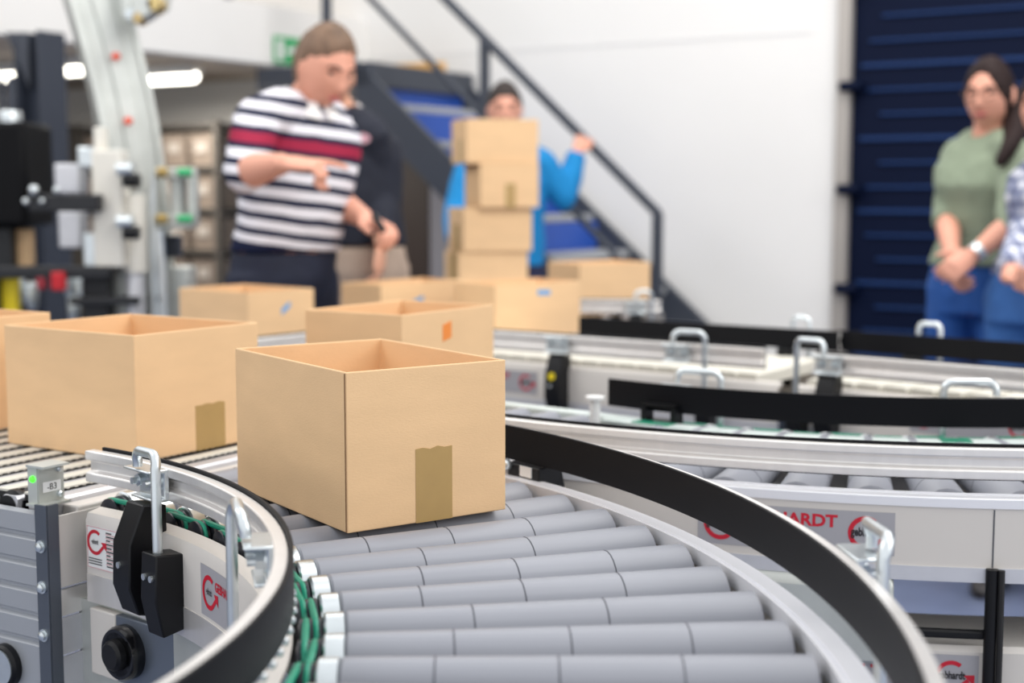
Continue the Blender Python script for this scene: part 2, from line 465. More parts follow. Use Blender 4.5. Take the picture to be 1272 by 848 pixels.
# rating plate and round emblem on the inner panel
pl = on_cyl(C1, .815, 51.7, ZR - .064, -1, -1)
it = [('rating_plate', WHITE, grid2(.078, .058, 6), 0, 0, 0)]
it += [('emblem', RED, logo_shapes(.034), -.0215, .007, 1), ('lettering', INK, build_label_text('gebhardt', .009, .02, .42), -.0215, .007, 2)]
vs, fs = [], []
for k in range(3):
    n = len(vs); z = -.016 - .0035 * k; vs += [(-.036, z), (-.008, z), (-.008, z + .0014), (-.036, z + .0014)]; fs.append((n, n + 1, n + 2, n + 3))
for k in range(10):
    n = len(vs); z = .022 - .005 * k; L = (.012, .018, .009, .015)[k % 4]; vs += [(.002, z), (.002 + L, z), (.002 + L, z + .0018), (.002, z + .0018)]; fs.append((n, n + 1, n + 2, n + 3))
it.append(('printed_text', INK, (vs, fs), 0, 0, 1))
vs, fs = [], []
for k in range(9):
    n = len(vs); z = .0205 - .005 * k; vs += [(.001, z), (.037, z), (.037, z + .0005), (.001, z + .0005)]; fs.append((n, n + 1, n + 2, n + 3))
for x0, x1, z0, z1 in ((-.038, .038, .0275, .028), (-.038, .038, -.028, -.0275), (-.038, -.0375, -.028, .028)):
    n = len(vs); vs += [(x0, z0), (x1, z0), (x1, z1), (x0, z1)]; fs.append((n, n + 1, n + 2, n + 3))
it.append(('printed_rules', RED, (vs, fs), 0, 0, 1))
sticker(K1, pl, it)
pl = on_cyl(C1, .815, 31.2, ZR - .066, -1, -1)
sticker(K1, pl, [('label_plate', LBLG, grid2(.105, .062), 0, 0, 0), ('emblem', RED, logo_shapes(.042), -.026, 0, 1), ('lettering', INK, build_label_text('gebhardt', .011, .02, .42), -.026, 0, 2),
                 ('lettering', RED, build_label_text('GEBHARDT', .012, .03, .8), .026, .012, 1)])
# control boxes hung under the inner panel
bx = MB(); bx.sweep([(0, -.30), (0, -.142), (.05, -.142), (.05, -.30)], C1, .822, 30, 56.6, ZR, 20); cb = bx.build('switch_housing', GALV, K1)
P, T, N = cyl_frame(C1, .822, 51.5, -1); g = fr(P, T, N)
b = MB(); b.prism([(-.15, -.236), (-.020, -.236), (-.020, -.146), (-.15, -.146)], lambda s, z: g(s, 0, z), lambda s, z: g(s, .012, z)); fp = b.build('switch_plate', mat('grey_switch_plate', (112, 120, 132), .35, .6), cb, bevel=.002)
b = MB(); b.prism([(-.020, -.236), (.035, -.236), (.035, -.146), (-.020, -.146)], lambda s, z: g(s, .0, z), lambda s, z: g(s, .013, z)); b.build('cover_plate', CREAM, cb, bevel=.002)
b = MB(); c0 = g(-.046, .012, -.190); b.tube([c0, c0 + N * .012, c0 + N * .018, c0 + N * .018, c0 + N * .010], [.036, .036, .033, .029, .027], 32); kn = b.build('rotary_switch', mat('glossy_black', (18, 18, 20), .15), cb)
kn['label'] = 'round black rotary switch'
b = MB(); c0 = g(-.046, .022, -.190); b.tube([c0, c0 + N * .016, c0 + N * .02], [.022, .020, .016], 24)
b.build('switch_grip', BLK, cb)
bx = MB(); bx.sweep([(0, -.42), (0, -.242), (.04, -.242), (.04, -.42)], C1, .826, 24, 56.6, ZR, 20); bx.build('cable_duct', CREAM, K1)

# ------------------------------------------------------------------ transfer unit on the left
t2, r2 = VA.copy(), UA.copy()              # along its side, and across it
O2 = V((C1[0], C1[1], 0))
K2 = thing('belt_transfer_conveyor', (-.9, 2.0, 0), 'transfer conveyor of pale crosswise belts under the left open cardboard box', 'conveyor')
RI, RO, S0, S1 = .770, 1.33, -.022, .95
g2 = lambda s, r, z: O2 + t2 * s + r2 * r + V((0, 0, ZR + z))
# ribbed grey side profile
prof = []
zz = -.018; prof.append((.012, zz))
for k in range(5):
    z0 = -.018 - k * .036
    prof += [(0, z0 - .002), (0, z0 - .027), (.005, z0 - .030), (.005, z0 - .034)]
prof += [(0, -.20), (0, -.30), (.006, -.305), (.006, -.46), (.012, -.46)]
b = MB(); b.line([(p[0], p[1]) for p in prof], g2(S0 + .014, RI, -ZR), t2, r2, S1 - S0 - .014, ZR); sp = b.build('side_profile', mat('grey_anodised_profile', (168, 171, 176), .38, .3), K2)
b = MB()
for k in range(4):
    for j in range(5): b.tube([g2(.10 + j * .18, RI - .0005, -.032 - .072 * k), g2(.10 + j * .18, RI + .003, -.032 - .072 * k)], .0035, 10)
b.build('punched_hole', STEEL, sp)
# corner angle with bolts
b = MB(); b.box(g2(S0 + .006, RI - .002, -.235), (.022, .004, .46), rotz(RAD(148))); b.box(g2(S0 - .004, RI + .007, -.235), (.004, .018, .46), rotz(RAD(148)))
ca = b.build('corner_angle', mat('dark_zinc_angle', (92, 98, 108), .35, .5), K2)
for z in (-.060, -.115, -.180, -.258, -.282, -.34):
    b = MB(); p = g2(S0 + .006, RI - .004, z); b.tube([p, p - r2 * .002], .0085, 16); b.tube([p - r2 * .002, p - r2 * .006, p - r2 * .0075], [.006, .006, .003], 12); b.build('bolt', STEEL, ca)
# end plates between the angle and the curve
b = MB(); b.box(g2(S0 - .002, RI + .054, -.071), (.004, .075, .098), rotz(RAD(148))); b.build('end_plate', CREAM, K2, bevel=.001)
b = MB(); b.box(g2(S0 - .001, RI + .054, -.141), (.004, .075, .036), rotz(RAD(148))); b.build('frame_profile', ALU, K2)
for z0, z1 in ((-.162, -.212), (-.215, -.30), (-.303, -.46)):
    b = MB(); b.box(g2(S0 - .001, RI + .052, (z0 + z1) / 2), (.004, .072, z0 - z1), rotz(RAD(148))); b.build('end_plate', ALUM, K2, bevel=.001)
# deck: belt carriers across the unit, each with a toothed belt
b = MB(); b.line([(0, -.12), (0, -.09), (.55, -.09), (.55, -.12)], g2(S0, RI + .012, -ZR), t2, r2, S1 - S0, ZR); b.build('bottom_tray', DARK, K2)
for k in range(17):
    s = S0 + .042 + k * .0535
    b = MB(); b.line([(-.0155, -.05), (-.0155, -.010), (-.012, -.006), (.012, -.006), (.0155, -.010), (.0155, -.05)], g2(s, RI + .02, -ZR), r2, t2, RO - RI - .03, ZR)
    cr = b.build('belt_carrier', ALUM, K2)
    b = MB(); b.line([(.0145, -.0040), (.0145, -.001), (.0365, -.001), (.0365, -.0040)], g2(s, RI + .03, -ZR), r2, t2, RO - RI - .05, ZR); bl = b.build('toothed_belt', BELT, cr)
    b = MB()
    n = 36
    for j in range(n):
        rr_ = RI + .03 + (RO - RI - .05) * (j + .5) / n
        for e in (.0152,):
            b.box(g2(s + e, rr_, -.0055), (.0024, .0078, .0052), rotz(RAD(148)))
    b.line([(.0162, -.012), (.0162, -.0042), (.0355, -.0042), (.0355, -.012)], g2(s, RI + .03, -ZR), r2, t2, RO - RI - .05, ZR)
    b.build('belt_tooth', DARK, cr, smooth=0)
b = MB(); b.line([(0, -.1), (0, -.018), (.012, -.018), (.012, -.1)], g2(S0, RO, -ZR), t2, r2, S1 - S0, ZR); b.build('side_profile', ALU, K2)
b = MB(); b.box(g2(S0 + .012, RI + .30, -.03), (.03, .5, .03), rotz(RAD(148))); b.build('end_beam', CREAM, K2, bevel=.003)
# black drive roller end at the side
b = MB()
pts, rs = [], []
for k in range(14):
    pts.append(g2(S0 + .10, RI + .018 + .005 * k, -.022)); rs.append(.016 if k < 2 else (.022 if k < 5 else (.0195 if k % 2 else .0165)))
b.tube(pts, rs, 20); b.build('drive_pulley', BLK, K2)
b = MB(); c0 = g2(.066, RI + .001, -.236); b.tube([c0, c0 - r2 * .010, c0 - r2 * .014, c0 - r2 * .014], [.030, .030, .027, .022], 30); dk = b.build('rotary_switch', BLK, K2); dk['label'] = 'second black rotary switch'
b = MB(); b.tube([c0 - r2 * .010, c0 - r2 * .0155, c0 - r2 * .0155], [.0245, .0245, .021], 30); b.build('bezel', STEEL, dk)
# light barrier on its bracket, marked -B3
br = MB(); c0 = g2(S0 + .022, RI + .024, 0)
br.box(c0 + r2 * .004 + V((0, 0, .018)), (.042, .003, .05), rotz(RAD(148 - 90))); br.box(c0 + V((0, 0, .0435)) + r2 * .0, (.044, .034, .003), rotz(RAD(58)))
br.box(c0 - r2 * .017 + t2 * .009 + V((0, 0, .018)), (.003, .018, .05), rotz(RAD(58))); br.box(c0 + V((0, 0, -.008)), (.05, .03, .003), rotz(RAD(58)))
sb = br.build('sensor_bracket', GALV, K2)
f = -t2
b = MB(); b.box(c0 - r2 * .004 - f * .013 + V((0, 0, .018)), (.018, .02, .03), rotz(RAD(58))); b.build('light_sensor', BLK, sb)
b = MB(); b.ball(c0 - r2 * .0185 - f * .008 + V((0, 0, .026)), .0045, 14, 9); b.build('indicator_light', LED, sb)['label'] = 'small lit green indicator'
for z in (.002, .036):
    b = MB(); p = c0 + r2 * .016 + f * .0015 + V((0, 0, z)); b.tube([p, p + f * .004, p + f * .006], [.0042, .0042, .002], 12); b.build('screw', STEEL, sb)
pl = on_flat(c0 + f * .0018 + r2 * .004 + V((0, 0, .014)), r2, f)
sticker(sb, pl, [('name_tag', WHITE, grid2(.030, .014, 1), 0, 0, 0), ('lettering', INK, build_label_text('-B3', .0085, 0, 1.0), 0, 0, 1)])
for s, r in ((.12, RI + .05), (.85, RI + .05), (.12, RO - .04), (.85, RO - .04)): p = g2(s, r, 0); leg(K2, p.x, p.y, ZR - .1)

# ------------------------------------------------------------------ the second curve
C2 = (.80, 3.22)
K3 = curve_conveyor('roller_conveyor_curve', 'second grey roller curve with red lettered banner on its cream outer panel', C2, -128, -62,
                    [-125.5 + 4.45 * k for k in range(15)], rr=(.886, 1.332), pf=(.865, 1.352), rail_in=(-134.5, -63, -134.5, -63), rail_out=(-140, -62, -140, -62),
                    ground=(.7, 2.1), legs=((.92, -118), (1.29, -124), (.92, -68), (1.29, -68)), ro=1.315)
for a, w_ in ((-126.5, .085), (-88.9, -.087)):
    P, T, N = cyl_frame(C2, .886, a, -1); rail_support(K3, P, T, N, w_, nf=.021, zt=.087, holder=False, block=False)
pl = on_cyl(C2, 1.352, -107.65, ZR - .0585, 1, 1)
sticker(K3, pl, banner_items(.270, .060, .047))
b = MB(); b.sweep([(0, -.020), (.0006, -.020), (.0006, -.099), (0, -.099)], C2, 1.352, -96.5, -96.42, ZR, 1); b.build('panel_joint', SEAM, K3)
b = MB(); b.sweep([(.0, -.24), (.0, -.128), (-.008, -.119), (-.30, -.119), (-.30, -.24)], C2, 1.362, -111.5, -101.9, ZR, 10); b.build('motor_box', GALV, K3, bevel=.008)
# green cover strip, white end stop and black sensor on the drive side
b = MB(); b.sweep([(.03, -.006), (.03, -.001), (.075, -.001), (.075, -.006)], C2, .865, -133, -64, ZR, 40); b.build('belt_cover', LIP, K3)
b = MB()
for a0, a1 in ((-129, -124.5), (-96, -93), (-87, -82)): b.sweep([(.034, -.001), (.034, .001), (.07, .001), (.07, -.001)], C2, .865, a0, a1, ZR, 8)
b.build('cover_inlay', PCBG, K3)
p = at(739, 512, 2.52)
b = MB(); b.tube([(p.x, p.y, ZR - .01), (p.x, p.y, ZR + .036), (p.x, p.y, ZR + .037), (p.x, p.y, ZR + .042)], [.009, .010, .017, .017], 20); b.build('end_stop', WHITE, K3)
b = MB(); P, T, N = cyl_frame(C2, .905, -126.8, -1); g = fr(P, T, N)
for (s0, s1, z0, z1) in ((-.035, -.026, -.002, .03), (.026, .035, -.002, .03), (-.035, .035, .026, .032), (-.035, .035, -.004, .002)):
    b.prism([(s0, z0), (s1, z0), (s1, z1), (s0, z1)], lambda s, z: g(s, 0, z), lambda s, z: g(s, .03, z))
b.build('sensor_frame', BLK, K3)
# cable down the leg in front
b = MB(); a = RAD(-96.5); q = V((C2[0] + cos(a) * 1.357, C2[1] + sin(a) * 1.357, 0))
b.tube([q + V((0, 0, ZR - .10)), q + V((0, 0, .55)), q + V((.0, .0, .06)), q + V((0, 0, .0))], .0085, 12); b.build('support_post', BLK, K3)
b = MB(); b.tube([q + V((.0105, -.007, ZR - .10)), q + V((.011, -.007, .62)), q + V((.0105, -.007, .3)), q + V((.011, -.006, .02))], .0045, 8); b.build('cable', DARK, K3)

# lower return line beneath it
KL = thing('lower_return_conveyor', (.45, 2.05, 0), 'lower cream return conveyor with black bar beneath the second roller curve', 'conveyor')
CL = (C2[0], C2[1])
b = MB(); b.sweep([(0, -.17), (0, -.008), (-.006, 0), (-.15, 0), (-.15, -.17)], CL, 1.345, -112, -62, .635, 40); b.build('bed', CREAM, KL)
b = MB(); b.sweep([(-.0, .012), (-.0, .024), (-.012, .024), (-.012, .012)], CL, 1.352, -111, -96.6, .635, 40); b.build('guide_bar', BLK, KL, bevel=.003)
pl = on_cyl(CL, 1.345, -102.5, .635 - .042, 1, 1)
sticker(KL, pl, banner_items(.26, .060, .044))
for a in (-108, -86, -65):
    for R in (1.31, 1.23): leg(KL, CL[0] + cos(RAD(a)) * R, CL[1] + sin(RAD(a)) * R, .47, s=.03)


# ------------------------------------------------------------------ straight lanes
def straight(name, label, o, ang, L, W, near=None, far=None, bed='roller', pitch=.075, legs=True, nrange=None, cat='conveyor', group=None, z=0):
    """o: start of the near side; runs along ang; the lane lies to the left of the direction"""
    o = V((o[0], o[1], z)); d = V((cos(RAD(ang)), sin(RAD(ang)), 0)); n = V((-d.y, d.x, 0))
    root = thing(name, (o.x + d.x * L / 2 + n.x * W / 2, o.y + d.y * L / 2 + n.y * W / 2, 0), label, cat, group)
    for off, sg in ((0, 1), (W, -1)):
        b = MB(); b.line([(0, -.102), (0, -.026), (sg * .006, -.016), (sg * .03, -.014), (sg * .03, -.018), (sg * .005, -.03), (sg * .005, -.102)], o + n * off, d, n, L, ZR); b.build('side_panel', CREAM, root)
        b = MB(); b.line([(-sg * .001, -.135), (-sg * .001, -.102), (sg * .01, -.102), (sg * .01, -.135)], o + n * off, d, n, L, ZR); b.build('frame_profile', ALUM, root)
    b = MB(); b.line([(.01, -.1), (.01, -.096), (W - .01, -.096), (W - .01, -.1)], o, d, n, L, ZR); b.build('bottom_tray', DARK if bed == 'roller' else CREAM, root)
    k = int((L - .04) / pitch)
    for i in range(k):
        s = .04 + i * pitch; p = o + d * s
        if bed == 'roller':
            b = MB(); b.tube([p + n * .02 + V((0, 0, ZR - .025)), p + n * .022 + V((0, 0, ZR - .025)), p + n * (W - .022) + V((0, 0, ZR - .025)), p + n * (W - .02) + V((0, 0, ZR - .025))], [.022, .025, .025, .022], 16)
            b.build('roller', ROLL, root)
        else:
            b = MB(); b.line([(-.024, -.03), (-.024, -.004), (-.02, -.001), (.02, -.001), (.024, -.004), (.024, -.03)], p + n * .03, n, d, W - .06, ZR); b.build('belt_carrier', BELT, root)
    for rg, off, sg in ((near, 0.0, -1), (far, W, 1)):
        if not rg: continue
        b = MB(); b.line(RAILP(sg), o + n * off + d * rg[0], d, n, rg[1] - rg[0], ZR); gq = b.build('guide_rail', ALU, root, bevel=.0015)
        b = MB(); b.line(STRIPP(sg), o + n * off + d * rg[0], d, n, rg[1] - rg[0], ZR); b.build('guide_strip', STRIP, gq, bevel=.001)
        for (s, w_, mk) in rg[2]:
            rail_support(root, o + n * off + d * s, d, n * sg, w_, nf=.0 if sg < 0 else -.0, marker=mk, zt=.092)
    if legs:
        for s in (.12, L - .12):
            for off in (.04, W - .04): p = o + d * s + n * off; leg(root, p.x, p.y, ZR - .11)
    return root, (lambda s, q, zz: o + d * s + n * q + V((0, 0, ZR + zz))), d, n
# lane in the middle, behind the front box
a = RAD(-128.2); st = (C2[0] + cos(a) * 1.332, C2[1] + sin(a) * 1.332)
dirm = -128.2 - 90
e = V((cos(RAD(dirm)), sin(RAD(dirm)), 0))
K4, _, _, _ = straight('roller_conveyor', 'straight roller conveyor behind the front box, carrying the box with the orange sticker', (st[0] + e.x * 1.15, st[1] + e.y * 1.15), dirm + 180, 1.14, .445, near=(0, 1.0, ()), pitch=.07)
b = MB(); k4 = K4; dd = -e; nn = V((-dd.y, dd.x, 0)); oo = V((st[0] + e.x * 1.15, st[1] + e.y * 1.15, 0))
b.line([(.415, -.014), (.415, .002), (.445, .002), (.445, -.014)], oo, dd, nn, 1.14, ZR); b.build('belt_cover', LIP, K4, bevel=.003)
# back lane: two modules end to end
K5, f5, d5, n5 = straight('belt_conveyor', 'back conveyor module with cream bed, carrying two boxes with blue stickers', (-.42, 3.80), -34.5, 1.22, .43,
                          near=(0, 1.19, ()), far=(.44, 1.19, ((1.05, .05, False),)), bed='belt', pitch=.052)
P0 = f5(.56, 0, 0)
rail_support(K5, f5(.655, 0, -ZR), d5, -n5, .06, nf=0, marker=True, block=False, rod=False)
rail_support(K5, f5(.98, 0, -ZR), d5, -n5, .075, nf=0, holder=False, zt=.092)
pl = on_flat(f5(.50, -.0006, -.062), d5, -n5)
sticker(K5, pl, banner_items(.17, .056, .040, two=False))
K6, f6, d6, n6 = straight('belt_conveyor', 'back conveyor module on the far right, in front of the blue sectional door', (.615, 3.075), -40, 1.35, .46,
                          legs=False, near=(.05, 1.35, ((.09, -.07, True),)), far=(-.135, 1.35, ((.06, .06, False),)), bed='belt', pitch=.06)
for s in (.95, 1.27):
    for q in (.04, .42): p = f6(s, q, 0); leg(K6, p.x, p.y, ZR - .11)
pl = on_flat(f6(.40, -.0006, -.055), d6, -n6)
sticker(K6, pl, banner_items(.26, .060, .042))
# module under the box beside the striped man, and lane further back
K7, f7, d7, n7 = straight('roller_conveyor', 'short roller conveyor under the box in front of the striped man', (-.80, 3.10), 52, .95, .40, near=(.15, .85, ((.55, .06, False),)), pitch=.075)
K8, f8, d8, n8 = straight('roller_conveyor', 'roller conveyor furthest back, at the foot of the stairs', (.03, 4.60), -6, .46, .42, near=(0, .45, ((.37, .05, False),)), pitch=.075)

# ------------------------------------------------------------------ boxes
def carton(label, fc, yaw, L, W, h, z=ZR, tape=None, group='open cardboard boxes on the conveyors', spot=None, ltape=None, t=.0045, dyaw=90):
    """fc: the corner nearest the lens; W runs to the right at yaw, L to the left"""
    d = V((cos(RAD(yaw)), sin(RAD(yaw)), 0)); e = V((cos(RAD(yaw + dyaw)), sin(RAD(yaw + dyaw)), 0)); o = V((fc[0], fc[1], z + .0005))
    P = lambda x, y, q: o + d * x + e * y + V((0, 0, q))
    b = MB(); vs, fs = [], []
    out = [(0, 0), (W, 0), (W, L), (0, L)]; inn = [(t, t), (W - t, t), (W - t, L - t), (t, L - t)]
    vs = [P(x, y, 0) for x, y in out] + [P(x, y, h) for x, y in out] + [P(x, y, h) for x, y in inn] + [P(x, y, t) for x, y in inn]
    fs = [(0, 3, 2, 1), (12, 13, 14, 15)]
    for k in range(4):
        j = (k + 1) % 4; fs += [(k, j, 4 + j, 4 + k), (4 + k, 4 + j, 8 + j, 8 + k), (8 + k, 8 + j, 12 + j, 12 + k)]
    b.add(vs, fs); r = b.build('cardboard_box', CARD, None, smooth=0, bevel=.0014)
    c = o + d * W / 2 + e * L / 2
    r.location = c; r.data.transform(M.Translation(-c)); tag(r, label, 'box', group)

    def flat(name, m, face, s0, s1, z0, z1, jag=0, d_=.0006):
        q = []
        n = 5 if jag else 1
        for i in range(n + 1): q.append((s0 + (s1 - s0) * i / n, z0))
        for i in range(n, -1, -1): q.append((s0 + (s1 - s0) * i / n, z1 + jag * (random.random() - .5)))
        g = (lambda s, zq, k: P(s, -k, zq)) if face == 'r' else (lambda s, zq, k: P(-k, s, zq))
        bb = MB(); bb.prism(q, lambda s, zq: g(s, zq, -.0003), lambda s, zq: g(s, zq, d_)); return bb.build(name, m, r, smooth=0)
    if tape: flat('tape', TAPE, 'r', W * tape[0], W * tape[1], 0, h * tape[2], .005)
    if ltape: flat('tape', TAPE, 'l', L * ltape[0], L * ltape[1], 0, h * ltape[2], .004)
    if spot:
        m_, s, zz, ww, hh, tilt = spot
        bb = MB(); q = [(-ww / 2, -hh / 2 - tilt), (ww / 2, -hh / 2 + tilt), (ww / 2, hh / 2 + tilt), (-ww / 2, hh / 2 - tilt)]
        bb.prism([(W * s + x, h * zz + y) for x, y in q], lambda s_, zq: P(s_, .0003, zq), lambda s_, zq: P(s_, -.0008, zq)); bb.build('sticker', m_, r, smooth=0)
    return r


A_ = carton('open cardboard box in front, on the grey rollers of the nearest curve', (-.1957, 1.659), 34.8, .321, .2285, .193, tape=(.415, .645, .48), dyaw=89.6)
b = MB(); b.bar(V((-.1957, 1.659, ZR + .002)) + V((-.0013, -.0006, 0)), V((-.1957, 1.659, ZR + .192)) + V((-.0013, -.0006, 0)), .0012, .0012, up=(0, 1, 0)); b.build('glued_edge', mat('carton_edge', (120, 88, 60), .9), A_).matrix_parent_inverse = M.Translation(-A_.location)
B_ = carton('large open cardboard box at left on the pale transfer belts, taped low', (-.5636, 2.107), 56, .306, .262, .192, tape=(.46, .70, .38))
carton('open cardboard box cut off by the left picture edge, behind the taped left box', (-.963, 2.290), 56, .30, .262, .193)
carton('open cardboard box with an orange sticker, behind the front box', (-.192, 2.462), 56, .224, .281, .192, spot=(ORANGE, .47, .80, .026, .03, .003))
carton('cardboard box with a slanted blue sticker, in front of the striped man', (-.696, 3.74), 50, .294, .232, .142, spot=(BLUEST, .56, .66, .03, .016, .010), ltape=(.42, .66, .12))
carton('cardboard box with a blue sticker, hiding the thighs in khaki trousers', (-.375, 4.06), 50, .164, .342, .142, z=ZR, spot=(BLUEST, .44, .62, .05, .014, .008))
carton('cardboard box with a blue sticker just under its top edge', (-.0475, 3.93), 35, .208, .30, .15, spot=(BLUEST, .56, .82, .045, .014, -.001))
carton('plain cardboard box furthest back on the lane by the stair foot', (.2215, 4.66), 30, .2, .284, .172)
# the stack the man in blue steadies, on a work table
tb = thing('work_table', (-.1, 5.72, 0), 'grey work table under the stack of four cardboard boxes', 'table')
b = MB(); b.box((-.06, 5.78, ZR - .016), (.62, .55, .03), rotz(RAD(20))); b.build('table_top', ALUM, tb, bevel=.004)
for x, y in ((-.26, -.22), (.26, -.22), (-.26, .22), (.26, .22)):
    q = rotz(RAD(20)) @ V((x, y, 0)); leg(tb, -.06 + q.x, 5.78 + q.y, ZR - .03)
for k, (px, lab, W_, L_, yw, tp, lt) in enumerate(((570, 'bottom cardboard box of the stack of four', .29, .19, 20, None, (.2, .6, .95)),
                                      (576, 'third cardboard box from the top of the stack of four', .285, .21, 19, None, (.3, .62, .62)),
                                      (597, 'second cardboard box from the top of the stack, beige tape on its front', .245, .20, 20, (.42, .60, .55), None),
                                      (580, 'topmost cardboard box of the stack, hiding the mouth of the man in blue', .30, .19, 20, None, (.3, .5, .55)))):
    q = at(px, 300, 5.6)
    carton(lab, (q.x, 5.6), yw, L_, W_, .1725, z=ZR + k * .1735 - .0003, group='stack of four cardboard boxes', tape=tp, ltape=lt)

# ------------------------------------------------------------------ stairs
st = thing('staircase', tuple(UV(6.4, 3.4, 0)), 'dark grey steel staircase with open handrail along the white wall', 'staircase')
UN, UF = 5.92, 6.84
zs = lambda v: 1.389 + (4.022 - v) * -.862       # upper edge of the stringers
for u in (UN, UF):
    b = MB(); vb, vt = 2.41, 4.66
    pr = [(vb + .02, 0.0), (vt, zs(vt) - .30), (vt, zs(vt)), (vb - .02, zs(vb)), (vb - .33, 0)]
    pr = [(vb + .28, 0), (vt, zs(vt) - .25), (vt, zs(vt) + .0), (vb, .0)]
    b.prism(pr, lambda v, z: UV(u, v, z), lambda v, z: UV(u + .04, v, z)); b.build('stringer', SLATE, st, bevel=.003)
TREAD = mat('grey_stair_tread', (172, 174, 176), .5, .2)
RISER = mat('blue_riser_sheet', (34, 78, 168), .5)
for k in range(9):
    z = .19 * (k + 1) - .02; v = 2.41 + (z + .03) / .862
    b = MB(); b.bar(UV(UN + .042, v + .11, z), UV(UF - .002, v + .11, z), .215, .035); b.build('tread', TREAD, st, bevel=.003)
    if k < 4: continue
    b = MB(); b.bar(UV(UN + .042, v + .205, z + .095), UV(UF - .002, v + .205, z + .095), .006, .15); b.build('riser', RISER, st)
zh = lambda v: 2.20 - (4.09 - v) * .89 * .999
hr = MB(); hr.tube([UV(UN + .02, 2.92, zh(2.92) - .0), UV(UN + .02, 5.6, zh(5.6))], .024, 12, round_end=True); hr.build('handrail', SLATE, st)
zm = lambda v: 1.644 - (3.90 - v) * .895
hr = MB(); hr.tube([UV(UN + .02, 2.95, zm(2.95)), UV(UN + .02, 5.6, zm(5.6))], .017, 10); hr.build('mid_rail', SLATE, st)
for v, z0 in ((2.92, zs(2.92) - .2), (3.87, zs(3.87) - .1), (4.86, 1.9)):
    b = MB(); b.bar(UV(UN + .02, v, z0), UV(UN + .02, v, zh(v)), .042, .042, up=UA); b.build('post', SLATE, st, bevel=.004)
b = MB(); b.prism([(4.56, 1.80), (5.34, 1.80), (5.34, 1.925), (4.56, 1.925)], lambda v, z: UV(UN, v, z), lambda v, z: UV(UF + .04, v, z)); b.build('landing', SLATE, st, bevel=.004)
q = MB(); q.bar(UV(UF - .16, 4.62, 1.955), UV(UF - .16, 5.25, 1.955), .03, .06); tag(q.build('wooden_plank', mat('orange_pine', (226, 172, 92), .6), None, bevel=.003), 'orange brown wooden plank lying on the stair landing', 'plank')
# guard rail above the white edge beam
gr = thing('guard_railing', tuple(UV(3.6, 5.38, 2.275)), 'dark grey guard railing on top of the white gallery edge', 'railing')
for u in (4.6, 5.2, 5.75):
    b = MB(); b.bar(UV(u, 5.38, 2.275), UV(u, 5.38, 3.2), .045, .045, up=UA); b.build('post', SLATE, gr)
for z in (2.75, 3.2):
    b = MB(); b.tube([UV(4.2, 5.38, z), UV(5.85, 5.38, z)], .022, 10); b.build('rail', SLATE, gr)
# room beyond the stairs, under the gallery
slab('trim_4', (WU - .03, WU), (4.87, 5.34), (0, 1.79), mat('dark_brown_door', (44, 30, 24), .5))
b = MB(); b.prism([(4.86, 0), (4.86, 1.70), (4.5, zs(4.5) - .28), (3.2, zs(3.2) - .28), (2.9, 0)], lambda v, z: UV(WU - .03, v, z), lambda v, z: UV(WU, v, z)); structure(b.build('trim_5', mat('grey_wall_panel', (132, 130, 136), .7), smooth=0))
# exit sign on the beam
es = MB(); c0 = plane_pt = UV(6.02, 5.335, 2.0)
es.bar(UV(6.06, 5.334, 2.04), UV(6.28, 5.334, 2.04), .008, .15); s_ = tag(es.build('exit_sign', mat('exit_sign_green', (40, 168, 100), .5), None, smooth=0), 'green and white escape sign on the white gallery edge', 'sign')
es = MB(); f_ = lambda s, z, k=0: UV(6.06 + s, 5.3295 - k, 2.04 + z)
for pg in ([(.02, -.055), (.075, -.055), (.075, .055), (.02, .055)],):
    es.prism(pg, lambda s, z: f_(s, z), lambda s, z: f_(s, z, .001))
for pg in ([(.10, -.012), (.15, -.012), (.15, -.04), (.195, 0), (.15, .04), (.15, .012), (.10, .012)],):
    es.prism(pg, lambda s, z: f_(s, z), lambda s, z: f_(s, z, .001))
es.build('pictogram', WHITE, s_, smooth=0)
# tube lamps under the gallery
TUBE = mat('lit_tube', (255, 250, 236), .4, emit=6)
for k, (x, y, Y, lab) in enumerate(((95, 105, 7.6, 'lit tube lamp under the gallery, left of the galvanised arch'), (205, 99, 8.2, 'lit tube lamp under the gallery, right of the galvanised arch'), (14, 111, 8.0, 'lit tube lamp at the far left, behind the dark column'))):
    p = at(x, y, Y); p.z = 1.90
    t = thing('tube_lamp', tuple(p), lab, 'lamp', None)
    L = .24 if k < 2 else .10
    b = MB(); b.bar(p - VA * L + V((0, 0, .035)), p + VA * L + V((0, 0, .035)), .11, .05); b.build('lamp_housing', WHITE, t)
    b = MB(); b.tube([p - VA * (L - .02), p + VA * (L - .02)], .032, 12, round_end=True); b.build('lamp_tube', TUBE, t)
    lt = area('tube_lamp_light', p + V((0, 0, -.05)), p + V((0, 0, -1)), (.5, .12), 16, (1, .94, .84)); lt.parent = t; lt.matrix_parent_inverse = M.Translation(-t.location)
